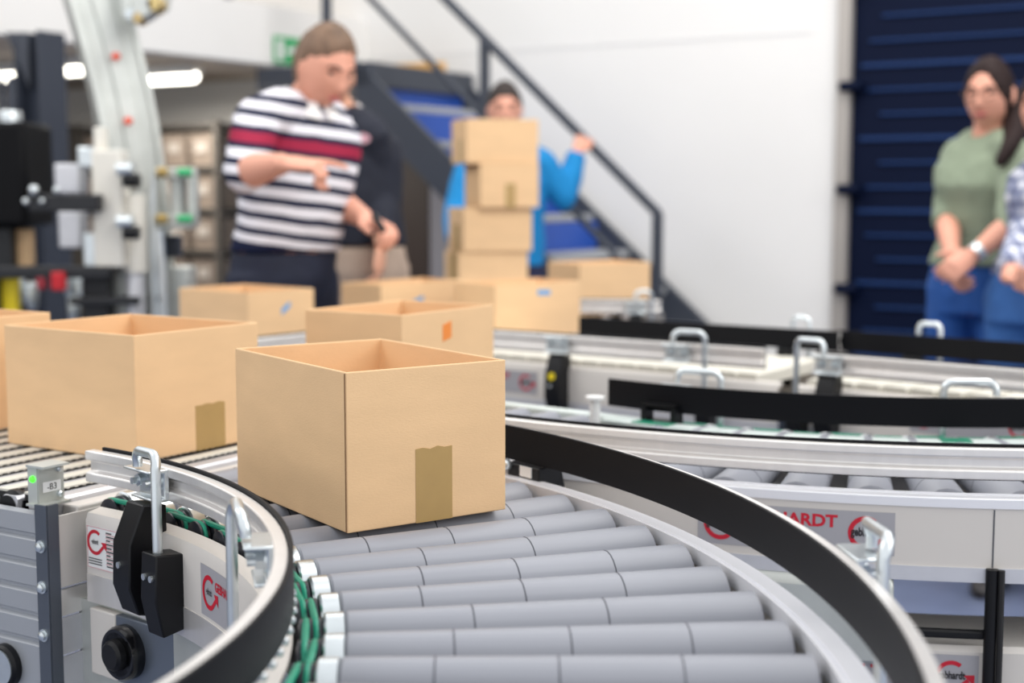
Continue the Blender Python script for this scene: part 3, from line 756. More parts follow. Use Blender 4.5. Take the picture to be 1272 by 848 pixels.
# ------------------------------------------------------------------ gallery column, arch machine, racks
cl = thing('steel_column', (at(55, 240, 6.35).x, 6.35, 0), 'dark slate steel column under the gallery edge, left of the galvanised arch', 'column')
cx = at(55, 240, 6.35).x; T_ = M.Translation((cx, 6.35, 0)) @ rotz(RAD(58))
b = MB()
for y in (-.075, .075): b.box(T_ @ V((0, y, .975)), (.15, .014, 1.95), rotz(RAD(58)))
b.box(T_ @ V((0, 0, .975)), (.012, .14, 1.95), rotz(RAD(58))); b.build('shaft', SLATE, cl, bevel=.002)
b = MB(); b.prism([(-.06, 1.95), (-.16, 1.95), (-.06, 1.70)], lambda x, z: V((cx + x + .02, 6.33, z)), lambda x, z: V((cx + x + .02, 6.36, z))); b.build('haunch', SLATE, cl)
b = MB(); b.box(T_ @ V((0, 0, .01)), (.26, .26, .02), rotz(RAD(58))); b.build('base_plate', SLATE, cl)

YM = 4.9
mc = thing('lifting_machine', (at(185, 240, YM).x, YM, 0), 'pale galvanised curved arch machine with red dots, left of the striped man', 'machine')
path = [(100, -70), (110, -30), (122, 12), (136, 62), (150, 118), (160, 170), (168, 228), (175, 300), (180, 380), (182, 470), (183, 560), (183, 690)]
pw = [at(x, y, YM) for x, y in path]
# smooth the path
def cat(pts, n=6):
    out = []
    for i in range(len(pts) - 1):
        p0, p1, p2, p3 = pts[max(i - 1, 0)], pts[i], pts[i + 1], pts[min(i + 2, len(pts) - 1)]
        for k in range(n):
            t = k / n
            out.append(.5 * ((2 * p1) + (p2 - p0) * t + (2 * p0 - 5 * p1 + 4 * p2 - p3) * t * t + (3 * p1 - p0 - 3 * p2 + p3) * t ** 3))
    return out + [pts[-1]]
pw = cat(pw); dp = V((-.42, .9, 0)).normalized(); rings = []
prof = [(-.095, -.06), (-.072, -.06), (-.066, -.045), (-.026, -.045), (-.02, -.056), (.035, -.056), (.041, -.045), (.072, -.045), (.078, -.06), (.095, -.06), (.095, .06), (-.095, .06)]
fw = []
for i, p in enumerate(pw):
    d = (pw[min(i + 1, len(pw) - 1)] - pw[max(i - 1, 0)]).normalized(); n = d.cross(dp).normalized()
    if n.x < 0: n = -n
    rings.append([p + n * a + dp * c for a, c in prof]); fw.append((p, n))
b = MB(); b.loft(rings); b.build('arch', GALV, mc)
for x, y in ((145, 70), (160, 150), (169, 228)):
    q = at(x, y, YM - .06); b = MB(); b.tube([q, q + V((0, -.02, 0))], [.013, .011], 14); b.build('marker_dot', mat('red_orange_plug', (235, 78, 40), .5), mc)
WM = mat('white_machine_enamel', (226, 222, 212), .4)


def pbox(x0, y0, x1, y1, Y, dep, nm, m_, par=mc, bev=.006, yaw=0):
    a, c = at(x0, y1, Y), at(x1, y0, Y); ctr = (a + c) / 2; ctr.y = Y + dep / 2
    bb = MB(); bb.box(ctr, (c.x - a.x, dep, c.z - a.z), rotz(RAD(yaw))); return bb.build(nm, m_, par, bevel=bev)


def pcyl(x, y0, y1, wpx, Y, nm, m_, par=mc, top=None):
    a, c = at(x, y1, Y), at(x, y0, Y); r = wpx * Y / FPX / 2; bb = MB(); bb.tube([a, V((a.x, a.y, c.z - .01)), V((a.x, a.y, c.z))], [r, r, r * .9], 20); return bb.build(nm, m_, par)


pbox(117, 186, 150, 332, 4.62, .10, 'upright_housing', WM)
pbox(116, 158, 128, 187, 4.66, .06, 'upper_housing', WM)
pbox(96, 182, 118, 208, 4.68, .08, 'motor_block', STEEL); pbox(104, 290, 122, 345, 4.66, .08, 'motor_block', STEEL)
for y in (210, 275):
    for k in (0, 1): q = at(146 + 8 * k, y + 14 * k, 4.60); b = MB(); b.tube([q, q + V((.05, 0, 0))], .022, 14); b.build('clamp_roller', BLK if k else STEEL, mc)
pcyl(168, 241, 338, 31, 4.70, 'cylinder', WM); pcyl(170, 336, 420, 24, 4.70, 'piston_tube', ALUM)
b = MB(); b.prism([(143, 262), (157, 262), (160, 400), (130, 400)], lambda x, y: at(x, y, 4.74), lambda x, y: at(x, y, 4.74) + V((0, .03, 0))); b.build('gusset_plate', GALV, mc)
pbox(192, 208, 240, 222, 4.72, .07, 'bracket_arm', GALV); pbox(192, 266, 240, 284, 4.72, .07, 'bracket_arm', GALV); pbox(212, 220, 226, 268, 4.74, .05, 'bracket_web', GALV); pbox(233, 212, 243, 280, 4.72, .05, 'bracket_plate', GALV)
for y in (214, 272):
    q = at(238, y, 4.69); b = MB(); b.tube([q, q + V((-.045, -.0, 0))], .013, 12); b.build('hose_fitting', mat('green_fitting', (40, 178, 110), .4), mc)
    q = at(196, y, 4.69); b = MB(); b.tube([q, q + V((.03, 0, 0))], .017, 6); b.build('brass_nut', mat('brass', (210, 178, 110), .35, .8), mc)
b = MB(); b.tube([at(196, 285, 4.7), at(200, 330, 4.7), at(203, 400, 4.7), at(203, 560, 4.7)], .016, 10); b.build('pipe', STEEL, mc)
b = MB(); b.tube([at(190, 215, 4.7), at(189, 300, 4.7), at(193, 400, 4.7), at(193, 560, 4.7)], .010, 10); b.build('pipe', STEEL, mc)
pbox(206, 332, 234, 400, 4.78, .12, 'valve_box', GALV); pbox(204, 292, 222, 320, 4.80, .06, 'valve_block', SLATE)
pbox(120, 398, 245, 640, 4.76, .25, 'machine_base', SLATE)
pbox(130, 640, 260, 695, 4.70, .40, 'machine_foot', SLATE)
# fittings high on the arch
for x, y, r, m_ in ((178, 8, .045, GALV), (192, 5, .030, mat('brass_disc', (214, 190, 132), .35, .8)), (163, 18, .024, STEEL), (172, 22, .022, mat('brass_disc_two', (205, 180, 130), .35, .8))):
    q = at(x, y, 4.74); b = MB(); b.tube([q + V((0, .05, 0)), q, q + V((0, -.02, 0))], [r, r, r * .7], 16); b.build('guide_wheel', m_, mc)
b = MB(); b.prism([(150, -40), (214, -40), (206, 10), (180, 26), (152, 20)], lambda x, y: at(x, y, 4.80), lambda x, y: at(x, y, 4.80) + V((0, .05, 0))); b.build('wheel_carrier', GALV, mc)

# dark frame to the left of the arch
df = thing('black_machine_frame', (at(45, 240, 4.75).x, 4.75, 0), 'black steel frame with red latches and yellow post, far left behind the boxes', 'frame')
BM = mat('black_frame_paint', (26, 27, 31), .5)
pbox(34, 241, 122, 263, 4.56, .06, 'cross_beam', BM, df); pbox(-20, 331, 136, 346, 4.60, .05, 'cross_beam', BM, df); pbox(86, 369, 170, 379, 4.62, .05, 'cross_beam', BM, df)
pbox(112, 330, 134, 695, 4.66, .06, 'upright', BM, df); pbox(-14, 346, -4, 690, 4.62, .06, 'upright', BM, df)
pbox(-30, 150, 30, 282, 4.85, .30, 'motor_cover', mat('black_cover', (8, 8, 11), .6, spec=.15), df, .02)
pcyl(12, 138, 152, 30, 4.9, 'motor_cap', STEEL, df); pcyl(15, 95, 140, 9, 4.95, 'motor_rod', SLATE, df); pcyl(4, 95, 140, 6, 4.95, 'motor_rod', SLATE, df)
pbox(68, 203, 98, 240, 4.82, .10, 'switch_box', ALUM, df); pbox(73, 262, 99, 308, 4.82, .10, 'switch_box', ALUM, df)
pbox(3, 342, 19, 420, 4.66, .05, 'yellow_post', mat('yellow_plastic', (246, 218, 26), .5), df); pbox(63, 338, 79, 361, 4.58, .04, 'red_latch', mat('red_plastic', (190, 22, 34), .45), df); pbox(45, 342, 55, 360, 4.60, .04, 'red_latch', mat('dull_red_plastic', (150, 40, 52), .5), df)
for x, y, r in ((42, 236, 9), (52, 250, 5), (70, 236, 6), (32, 250, 6)): q = at(x, y, 4.55); b = MB(); b.ball(q, r * .7 * 4.7 / FPX, 12, 8); b.build('bolt', STEEL, df)
for x, y, r in ((24, 362, 9), (40, 368, 9), (86, 352, 8), (101, 360, 10), (92, 384, 9), (112, 384, 8)):
    q = at(x, y, 4.9); b = MB(); b.tube([q + V((0, 0, -.03)), q + V((0, 0, .03))], [r * .0022, r * .0026], 12, round_end=True); b.build('valve', STEEL, df)
pbox(-30, 282, 14, 420, 4.9, .25, 'lower_cover', mat('black_lower_cover', (14, 15, 18), .5), df)
pbox(15, 284, 36, 331, 4.95, .06, 'brown_pad', CARD, df)

# shelving with grey bins against the far wall
SH = mat('dark_shelf_steel', (70, 66, 62), .6, .2); BIN = mat('taupe_storage_bin', (118, 106, 96), .6); LBL = mat('bin_card', (150, 143, 136), .6)
bin0 = None; nb = 0
for v0, v1, where in ((5.98, 7.16, 'right of the arch machine'), (7.24, 8.42, 'left of the arch machine')):
    rk = thing('storage_rack', tuple(UV(6.5, (v0 + v1) / 2, 0)), 'dark steel storage rack of taupe bins under the gallery, ' + where, 'rack')
    for v in (v0, v1):
        for u in (6.28, 6.78): b = MB(); b.bar(UV(u, v, 0), UV(u, v, 1.68), .04, .04, up=UA); b.build('upright', SH, rk)
    for k in range(7): b = MB(); b.bar(UV(6.53, v0, .15 + .25 * k), UV(6.53, v1, .15 + .25 * k), .54, .025); b.build('shelf', SH, rk)
    for k in range(6):
        for j in range(5):
            v = v0 + .14 + j * .225; o = UV(6.5, v, .163 + .25 * k)
            if bin0 is None:
                b = MB(); ax = lambda du, dv, z: o + UA * du + VA * dv + V((0, 0, z))
                vs = [ax(a * .2, c * .085, 0) for a, c in ((-1, -1), (1, -1), (1, 1), (-1, 1))] + [ax(a * .22, c * .098, .19) for a, c in ((-1, -1), (1, -1), (1, 1), (-1, 1))] + [ax(a * .205, c * .09, .19) for a, c in ((-1, -1), (1, -1), (1, 1), (-1, 1))] + [ax(a * .19, c * .08, .01) for a, c in ((-1, -1), (1, -1), (1, 1), (-1, 1))]
                fs = [(0, 3, 2, 1), (12, 13, 14, 15)]
                for q in range(4): w_ = (q + 1) % 4; fs += [(q, w_, 4 + w_, 4 + q), (4 + q, 4 + w_, 8 + w_, 8 + q), (8 + q, 8 + w_, 12 + w_, 12 + q)]
                b.add(vs, fs); bin0 = b.build('storage_bin', BIN, None, smooth=0); c0_ = o.copy(); bin0.data.transform(M.Translation(-c0_)); bin0.location = c0_
                pass
                b = MB(); b.box(ax(-.2135, 0, .11), (.004, .09, .06), rotz(RAD(58))); ch = b.build('bin_card', LBL, bin0); ch.matrix_parent_inverse = M.Translation(-c0_)
                cur = bin0
            else:
                cur = dup(bin0); cur.location = o
            nth = ('lowest', 'second lowest', 'third lowest', 'third highest', 'second highest', 'highest')[k]
            tag(cur, 'taupe bin on the %s shelf of the rack %s' % (nth, where), 'bin', 'bins on the %s shelf, %s' % (nth, where))
# ------------------------------------------------------------------ people
SKIN = mat('skin', (220, 158, 134), .55, 0, .03, 12); SKIN2 = mat('skin_tanned', (214, 158, 130), .55, 0, .03, 12)
LIPS = mat('lips', (178, 92, 92), .5); EYEW = mat('eye', (52, 42, 38), .3); BROW = mat('brow', (74, 54, 42), .8)


def voxel(mb, name, m_, parent=None, vx=.007, sm=4, disp=0):
    o = mb.build(name, m_, None, smooth=0)
    r = o.modifiers.new('r', 'REMESH'); r.mode = 'VOXEL'; r.voxel_size = vx; r.use_smooth_shade = True
    s = o.modifiers.new('s', 'SMOOTH'); s.factor = .5; s.iterations = sm
    if disp:
        t = bpy.data.textures.new('folds', 'CLOUDS'); t.noise_scale = .09
        d = o.modifiers.new('d', 'DISPLACE'); d.texture = t; d.strength = disp; d.mid_level = .5; d.texture_coords = 'GLOBAL'
    dg = bpy.context.evaluated_depsgraph_get(); me = bpy.data.meshes.new_from_object(o.evaluated_get(dg))
    old = o.data; o.modifiers.clear(); o.data = me; bpy.data.meshes.remove(old)
    me.polygons.foreach_set('use_smooth', [True] * len(me.polygons))
    if parent is not None: o.parent = parent; o.matrix_parent_inverse = M.Translation(-parent.location)
    return o


def headfun(x, y, z, female=False):
    X, Y, Z = .073 * x, .094 * y, .118 * z
    if z < 0:
        k = -z; X *= 1 - .36 * k ** 1.6; Y *= (1 - .10 * k * k) if y > 0 else (1 - .50 * k)
    if y > .3:
        f = min(1, (y - .3) / .3)
        zz = z
        g = math.exp(-((x / .15) ** 2)) * (math.exp(-(((zz + .22) / .12) ** 2)) * .024 + math.exp(-(((zz - .0) / .2) ** 2)) * .010); Y += g * f
        Y -= .010 * f * math.exp(-(((abs(x) - .40) / .17) ** 2 + ((zz - .08) / .10) ** 2))
        Y += .004 * f * math.exp(-(((zz - .24) / .08) ** 2))
        Y += .006 * f * math.exp(-((x / .26) ** 2 + ((zz + .50) / .06) ** 2))
        Y -= .004 * f * math.exp(-((x / .4) ** 2 + ((zz + .66) / .06) ** 2))
        Y += .009 * f * math.exp(-((x / .3) ** 2 + ((zz + .86) / .12) ** 2))
    return V((X, Y, Z))


def head(mb, T, fm=False, s=1.0):
    rings = []
    for i in range(30):
        t = -pi / 2 + pi * (i + .5) / 30
        rings.append([T @ (headfun(cos(t) * cos(2 * pi * j / 40), cos(t) * sin(2 * pi * j / 40), sin(t)) * s) for j in range(40)])
    mb.loft(rings)
    for sd in (-1, 1): mb.ball(T @ V((.073 * sd, -.006, -.004)), (.011, .020, .031), 10, 8, T.to_3x3().to_4x4())


def hair(T, m_, parent, long=False, thick=.10, line=.46, s=1.0, name='hair'):
    rings = []; n1, n2 = 34, 44
    for i in range(n1):
        t = -pi / 2 + pi * (i + .5) / n1; r = []
        for j in range(n2):
            p = 2 * pi * j / n2; x, y, z = cos(t) * cos(p), cos(t) * sin(p), sin(t)
            l2 = line + .08 - (.95 if long else .40) * x * x + (.05 if long else .11) * NZ.noise(V((x * 5, y * 4, 1)))
            y0 = .42 if long else .12
            hl = l2 if y > y0 else (l2 - (l2 + (.55 if not long else .7)) * min(1, (y0 - y) / .55))
            k = max(-1, min(1, (z - hl) / .07)); k = .5 + .5 * k
            f = .965 + (thick + .035) * k + .035 * k * NZ.noise(V((x * 6, y * 6, z * 6)))
            r.append(T @ (headfun(x, y if y < .8 else y, z) * f * s))
        rings.append(r)
    b = MB(); b.loft(rings); o = b.build(name, m_, parent, smooth=60); return o


def face(T, parent, brow=BROW, s=1.0, glasses=False, mouth=(178, 92, 92)):
    for sd in (-1, 1):
        b = MB(); b.ball(T @ (V((.029 * sd, .0745, .010)) * s), (.0115 * s, .008 * s, .006 * s), 10, 8, T.to_3x3().to_4x4()); b.build('eye', EYEW, parent)
        b = MB(); b.tube([T @ (V(p) * s) for p in ((.013 * sd, .0905, .025), (.029 * sd, .088, .031), (.045 * sd, .074, .026))], [.0035, .0042, .0025], 8); b.build('eyebrow', brow, parent)
    b = MB(); b.ball(T @ (V((0, .0865, -.059)) * s), (.022 * s, .0085 * s, .0068 * s), 12, 8, T.to_3x3().to_4x4()); b.build('lips', LIPS, parent)
    if glasses:
        b = MB()
        for sd in (-1, 1):
            b.tube([T @ (V((.030 * sd + .024 * cos(2 * pi * k / 18), .099 - .05 * abs(.03 * sd + .024 * cos(2 * pi * k / 18)) * 2, .008 + .019 * sin(2 * pi * k / 18))) * s) for k in range(19)], .0016, 6)
            b.tube([T @ (V((.054 * sd, .092, .012)) * s), T @ (V((.077 * sd, .05, .012)) * s), T @ (V((.078 * sd, -.01, .008)) * s)], .0014, 6)
        b.tube([T @ (V((-.008, .099, .011)) * s), T @ (V((.008, .099, .011)) * s)], .0015, 6)
        b.build('glasses', mat('thin_glasses_frame', (90, 74, 66), .4, .5), parent)


def head_T(c, yaw, pitch=0, roll=0):
    """yaw: compass angle (degrees, world) the face looks along; pitch: degrees downwards"""
    return M.Translation(c) @ rotz(RAD(yaw - 90)) @ M.Rotation(RAD(-pitch), 4, 'X') @ M.Rotation(RAD(roll), 4, 'Y')


def hand(mb, wr, d, pn, thumb, curl=(20, 20, 20, 20), tc=25, s=1.0, spread=4):
    """d: wrist to knuckles, pn: palm normal, thumb: +1/-1 which side along d x pn"""
    wr, d = V(wr), V(d).normalized(); pn = V(pn); pn = (pn - d * pn.dot(d)).normalized(); a = d.cross(pn).normalized() * thumb
    def ring(t, hw, hd): return [wr + d * t * s + a * hw * s * cos(2 * pi * k / 14) + pn * hd * s * sin(2 * pi * k / 14) for k in range(14)]
    mb.loft([ring(-.02, .027, .021), ring(.0, .028, .019), ring(.03, .037, .016), ring(.065, .042, .0145), ring(.092, .041, .012)])
    for k, (off, L) in enumerate(((.031, .072), (.0105, .081), (-.0105, .075), (-.031, .059))):
        p = wr + d * .086 * s + a * off * s; dd = (d + a * math.tan(RAD(spread * (1.5 - k) / 1.5))).normalized(); pts = [p - dd * .01 * s, p]
        for j, f in enumerate((.44, .31, .25)):
            ang = RAD(curl[k]) * (.8 if j == 0 else 1.1); ax = dd.cross(pn).normalized()
            dd = (M.Rotation(ang, 3, ax) @ dd).normalized(); p = p + dd * L * f * s; pts.append(p)
        mb.tube(pts, [.0098 * s, .0098 * s, .0090 * s, .0082 * s, .0070 * s], 10, round_end=True)
    p = wr + d * .022 * s + a * .030 * s; t0 = (d * .75 + a * .75 + pn * .25).normalized(); pts = [p - t0 * .015 * s, p, p + t0 * .036 * s]
    t1 = (M.Rotation(RAD(tc), 3, t0.cross(d).normalized()) @ t0); pts += [pts[-1] + t1 * .030 * s, pts[-1] + t1 * .054 * s]
    mb.tube(pts, [.0145 * s, .0145 * s, .0115 * s, .0100 * s, .0085 * s], 10, round_end=True)


def lerp(a, b_, t): return V(a) + (V(b_) - V(a)) * t


def torso(mb, pel, nk, F, spec, grow=0.0, t0=-9, t1=9):
    F = V((F[0], F[1], 0)).normalized(); S = V((F.y, -F.x, 0)); rings = []
    for (t, hw, hd, fs) in spec:
        if t < t0 or t > t1: continue
        c = lerp(pel, nk, t) + F * fs
        rings.append([c + S * (hw + grow) * (abs(cos(q)) ** .85 * (1 if cos(q) > 0 else -1)) + F * (hd + grow) * sin(q) for q in [2 * pi * k / 28 for k in range(28)]])
    mb.loft(rings)


MAN = [(-.22, .150, .105, 0), (-.08, .168, .118, 0), (.1, .165, .118, 0), (.3, .160, .118, .012), (.5, .172, .122, .012), (.68, .186, .122, .008), (.82, .185, .108, .0), (.92, .140, .088, -.005), (1.0, .075, .070, 0)]
WOM = [(-.25, .150, .105, 0), (-.08, .172, .118, -.01), (.1, .155, .105, 0), (.3, .128, .092, 0), (.5, .135, .100, .01), (.66, .152, .115, .015), (.8, .158, .098, .005), (.92, .115, .076, 0), (1.0, .055, .056, 0)]


def person(label, J, F, headT, spec, skin, hands, shirt, trousers, sleeve=(1.0, 1.0), s=1.0, hem=-.02, legw=1.0, hs=1.0, cat_='person', vx=.007, extra=None, sleeve_grow=.011, aw=1.0, fold=.010):
    pel, nk = J['pel'], J['nk']; base = V((pel.x, pel.y, 0)); F3 = V((F[0], F[1], 0)).normalized(); S = V((F3.y, -F3.x, 0))
    b = MB(); torso(b, pel, nk, F, spec, -.012)
    head(b, headT, s=hs)
    hc = headT @ V((0, -.018, -.05)); b.tube([lerp(nk, hc, -.5), nk, hc], [.062 * s, .055 * s, .052 * s], 16)
    legs = {}
    for sd in (1, -1):
        hip = pel + S * .088 * sd * s + V((0, 0, -.05)); kn = J.get('kn%d' % sd) or V((hip.x, hip.y, .50)) + S * .01 * sd; an = J.get('an%d' % sd) or V((kn.x, kn.y, .09)) + S * .01 * sd - F3 * .02
        legs[sd] = (hip, kn, an); b.tube([hip, lerp(hip, kn, .5), kn, lerp(kn, an, .35), an], [.078, .068, .048, .045, .034], 14, round_end=True)
    for sd in (1, -1):
        sh, el, wr = J['sh%d' % sd], J['el%d' % sd], J['wr%d' % sd]
        b.tube([lerp(nk, sh, .55), sh], [.05 * aw, .056 * aw], 14, round_end=True)
        b.tube([sh, lerp(sh, el, .5), el], [.052 * aw, .047 * aw, .042 * aw], 14, round_end=True)
        b.tube([el, lerp(el, wr, .3), lerp(el, wr, .8), wr], [.042 * aw, .045 * aw, .032 * aw, .027 * aw], 14, round_end=True)
        hd = hands[sd]; hand(b, wr, hd[0], hd[1], hd[2], hd[3], hd[4] if len(hd) > 4 else 25, s=s * (hd[5] if len(hd) > 5 else 1))
    body = voxel(b, 'person', skin, None, vx=min(vx, .0045), sm=3)
    body.data.transform(M.Translation(-base)); body.location = base; tag(body, label, cat_)
    b = MB(); torso(b, pel, nk, F, spec, .010, t0=hem - .001)
    c0 = min(spec, key=lambda q: abs(q[0] - hem))
    for sd in (1, -1):
        sh, el, wr = J['sh%d' % sd], J['el%d' % sd], J['wr%d' % sd]; g = sleeve_grow; k = sleeve[0 if sd == 1 else 1]
        b.tube([lerp(nk, sh, .45), sh], [.058 * aw + g, .058 * aw + g], 16, round_end=True)
        if k <= .5: b.tube([sh, lerp(sh, el, k * 2)], [.055 * aw + g, .052 * aw + g], 16)
        else:
            b.tube([sh, lerp(sh, el, .5), el], [.055 * aw + g, .051 * aw + g, .046 * aw + g], 16, round_end=True)
            kk = (k - .5) * 2; b.tube([el, lerp(el, wr, kk * .5), lerp(el, wr, kk)], [.046 * aw + g, .047 * aw + g, (.045 - .014 * kk) * aw + g], 16)
    shirt_o = voxel(b, 'shirt', shirt, body, vx=.008, sm=4, disp=fold)
    b = MB(); torso(b, pel, nk, F, spec, .002, t1=.12)
    for sd in (1, -1):
        hip, kn, an = legs[sd]; b.tube([hip + V((0, 0, .03)), lerp(hip, kn, .3), lerp(hip, kn, .7), kn, lerp(kn, an, .4), lerp(kn, an, .95)], [k * legw for k in (.092, .088, .072, .064, .062, .056)], 16, round_end=False)
    voxel(b, 'trousers', trousers, body, vx=.009, sm=4, disp=fold * .8)
    for sd in (1, -1):
        an = legs[sd][2]; b = MB(); T = M.Translation((an.x, an.y, 0)) @ rotz(atan2(F3.y, F3.x) - pi / 2); rr = []
        for y, hw, h in ((-.075, .022, .05), (-.06, .036, .075), (0, .040, .09), (.07, .044, .065), (.13, .046, .05), (.17, .034, .04), (.185, .015, .025)):
            rr.append([T @ V((hw * cos(q), y, .004 + max(0, h * (.5 + .5 * sin(q))))) for q in [2 * pi * k / 14 for k in range(14)]])
        b.loft(rr); b.build('shoe', mat('dark_shoe', (40, 36, 36), .5), body)
    return body, S, F3


def stripes_mat():
    m = bpy.data.materials.new('striped_knit'); m.use_nodes = True; nt = m.node_tree; b = nt.nodes['Principled BSDF']; b.inputs['Roughness'].default_value = .85; b.inputs['Specular IOR Level'].default_value = .15
    N = nt.nodes.new; L = nt.links.new
    tc = N('ShaderNodeTexCoord'); sp = N('ShaderNodeSeparateXYZ'); L(tc.outputs['Object'], sp.inputs[0])
    def mt(op, a, b_=None, c=None):
        n = N('ShaderNodeMath'); n.operation = op
        for i, q in enumerate((a, b_, c)):
            if q is None: continue
            if isinstance(q, (int, float)): n.inputs[i].default_value = q
            else: L(q, n.inputs[i])
        return n.outputs[0]
    nz = N('ShaderNodeTexNoise'); nz.inputs['Scale'].default_value = 5; L(tc.outputs['Object'], nz.inputs['Vector'])
    z = mt('ADD', mt('MULTIPLY_ADD', sp.outputs[0], .15, sp.outputs[2]), mt('MULTIPLY', mt('SUBTRACT', nz.outputs[0], .5), .022))
    fr_ = mt('FRACT', mt('DIVIDE', z, .0485)); wh = mt('GREATER_THAN', fr_, .44)
    dz = mt('ABSOLUTE', mt('SUBTRACT', z, STRIPE_RED)); rd = mt('LESS_THAN', dz, .017); nv = mt('LESS_THAN', dz, .030)
    low = mt('GREATER_THAN', z, STRIPE_LOW)
    def mix(f, a, b_):
        n = N('ShaderNodeMix'); n.data_type = 'RGBA'; L(f, n.inputs[0])
        for i, q in ((6, a), (7, b_)):
            if isinstance(q, tuple): n.inputs[i].default_value = q
            else: L(q, n.inputs[i])
        return n.outputs[2]
    navy, white, red = sl((26, 32, 58)), sl((226, 224, 230)), sl((150, 40, 66))
    c = mix(mt('MULTIPLY', wh, low), navy, white); c = mix(nv, c, navy); c = mix(rd, c, red); L(c, b.inputs['Base Color'])
    return m


def plaid_mat():
    m = bpy.data.materials.new('plaid_cotton'); m.use_nodes = True; nt = m.node_tree; b = nt.nodes['Principled BSDF']; b.inputs['Roughness'].default_value = .85
    N = nt.nodes.new; L = nt.links.new; tc = N('ShaderNodeTexCoord'); c = None
    for i, (d, sc_) in enumerate((('X', 26), ('Z', 26), ('Y', 26))):
        wv = N('ShaderNodeTexWave'); wv.bands_direction = d; wv.inputs['Scale'].default_value = sc_ / 3.2; wv.inputs['Distortion'].default_value = .6; L(tc.outputs['Object'], wv.inputs['Vector'])
        mr = N('ShaderNodeMapRange'); mr.inputs[1].default_value = .4; mr.inputs[2].default_value = .7; L(wv.outputs[0], mr.inputs[0])
        mx = N('ShaderNodeMix'); mx.data_type = 'RGBA'; mx.blend_type = 'MULTIPLY'; L(mr.outputs[0], mx.inputs[0])
        mx.inputs[7].default_value = sl(((172, 178, 198), (186, 190, 204), (204, 205, 215))[i])
        if c is None: mx.inputs[6].default_value = sl((226, 228, 236))
        else: L(c, mx.inputs[6])
        c = mx.outputs[2]
    L(c, b.inputs['Base Color']); return m


def ring_collar(parent, nk, headT, m_, r=.070, h=.04, tilt=None, F=None):
    F3 = V((F[0], F[1], 0)).normalized(); S = V((F3.y, -F3.x, 0)); b = MB(); rr = []
    for k in range(-13, 14):
        q = -pi / 2 + pi * k / 13.6       # open at the front
        q2 = q
        d = S * cos(q2) + F3 * sin(q2)
        front = max(0, sin(q2)); 
        c = nk + V((0, 0, .014 - .055 * front)) + F3 * .02 * front
        rr.append([c + d * (r + .000) + V((0, 0, h)) - d * .012, c + d * (r + .006) + V((0, 0, h)) - d * .012, c + d * (r + .024), c + d * (r + .016) + V((0, 0, -.004))])
    b.loft(rr); return b.build('collar', m_, parent, smooth=60)


# --- man in the striped pullover
Ys = 4.30
J = dict(pel=at(352, 332, Ys), nk=at(380, 128, 4.31), **{'sh1': at(320, 150, 4.13), 'sh-1': at(412, 158, 4.45), 'el1': at(304, 214, 3.98), 'wr1': at(352, 203, 3.86), 'el-1': at(414, 250, 4.42), 'wr-1': at(452, 270, 4.27)})
STRIPE_RED, STRIPE_LOW = 1.296, .995
hT = head_T(at(402, 84, 4.27), -46, 24, -4)
o, S, F3 = person('person in a navy and white striped pullover with one red band, pointing with one hand', J, (.62, -.78), hT, MAN, SKIN,
                  {1: (at(410, 206, 3.84) - J['wr1'], V((.1, .3, -1)), 1, (6, 62, 66, 66), 10), -1: (at(486, 286, 4.2) - J['wr-1'], V((-.35, .2, -1)), -1, (42, 42, 44, 46), 30)},
                  SKIN, mat('dark_denim', (26, 32, 52), .8, 0, .15, 30), sleeve=(.56, .62), hem=.10, s=1.05, hs=1.08, aw=1.06)
sh = [c for c in o.children if c.name.startswith('shirt')][0]
# stripes are laid out in the hall's height, so undo the shirt's own origin
base = o.location.copy()
STRIPE_RED += 0
sh.data.materials[0] = stripes_mat()
HAIRB = mat('light_brown_hair', (112, 88, 70), .7, 0, .35, 30, .4, 90, (1, 1, .3))
hair(hT, HAIRB, o, s=1.08, thick=.085, line=.56); face(hT, o, s=1.08)
ring_collar(o, J['nk'] + V((.0, 0, -.012)), hT, mat('white_collar', (240, 238, 236), .8), F=(.62, -.78), r=.072, h=.045)
b = MB(); q = at(471, 277, 4.17); b.tube([q + V((-.015, .02, .02)), q + V((.012, -.03, -.018))], .011, 12, round_end=True); tag(b.build('hand_scanner', BLK, None), 'small dark hand held device in the curled hand of the striped man', 'device')

# --- man behind him
J = dict(pel=at(446, 322, 5.0), nk=at(425, 143, 5.0), **{'sh1': at(386, 168, 5.10), 'sh-1': at(462, 170, 4.93), 'el1': at(382, 240, 5.14), 'wr1': at(388, 300, 5.05), 'el-1': at(474, 240, 4.98), 'wr-1': at(474, 300, 4.85)})
hT = head_T(at(412, 95, 4.97), -70, 5)
o, S, F3 = person('person in a dark navy polo and khaki trousers, half hidden behind the striped man', J, (.25, -.97), hT, MAN, SKIN2,
                  {1: (V((0, -.1, -1)), V((1, 0, 0)), 1, (25, 25, 25, 25)), -1: (V((0, -.1, -1)), V((-1, 0, 0)), -1, (25, 25, 25, 25))},
                  mat('navy_polo', (24, 28, 42), .85, 0, .08, 20), mat('khaki_twill', (172, 152, 136), .85, 0, .06, 20), sleeve=(.96, .96), hem=.1, hs=.98)
hair(hT, mat('dark_brown_hair', (60, 44, 36), .7, 0, .2, 30), o, s=.98); face(hT, o, s=.98)
b = MB(); q = at(449, 172, 4.815); b.tube([q, q + V((.004, -.012, 0))], [.030, .028], 18, ell=((1, 0, 0), .62)); b.build('chest_badge', mat('pink_white_badge', (196, 150, 160), .7), o)
ring_collar(o, J['nk'], hT, mat('white_shirt_collar', (226, 222, 220), .8), F=(.25, -.97), r=.066, h=.03)

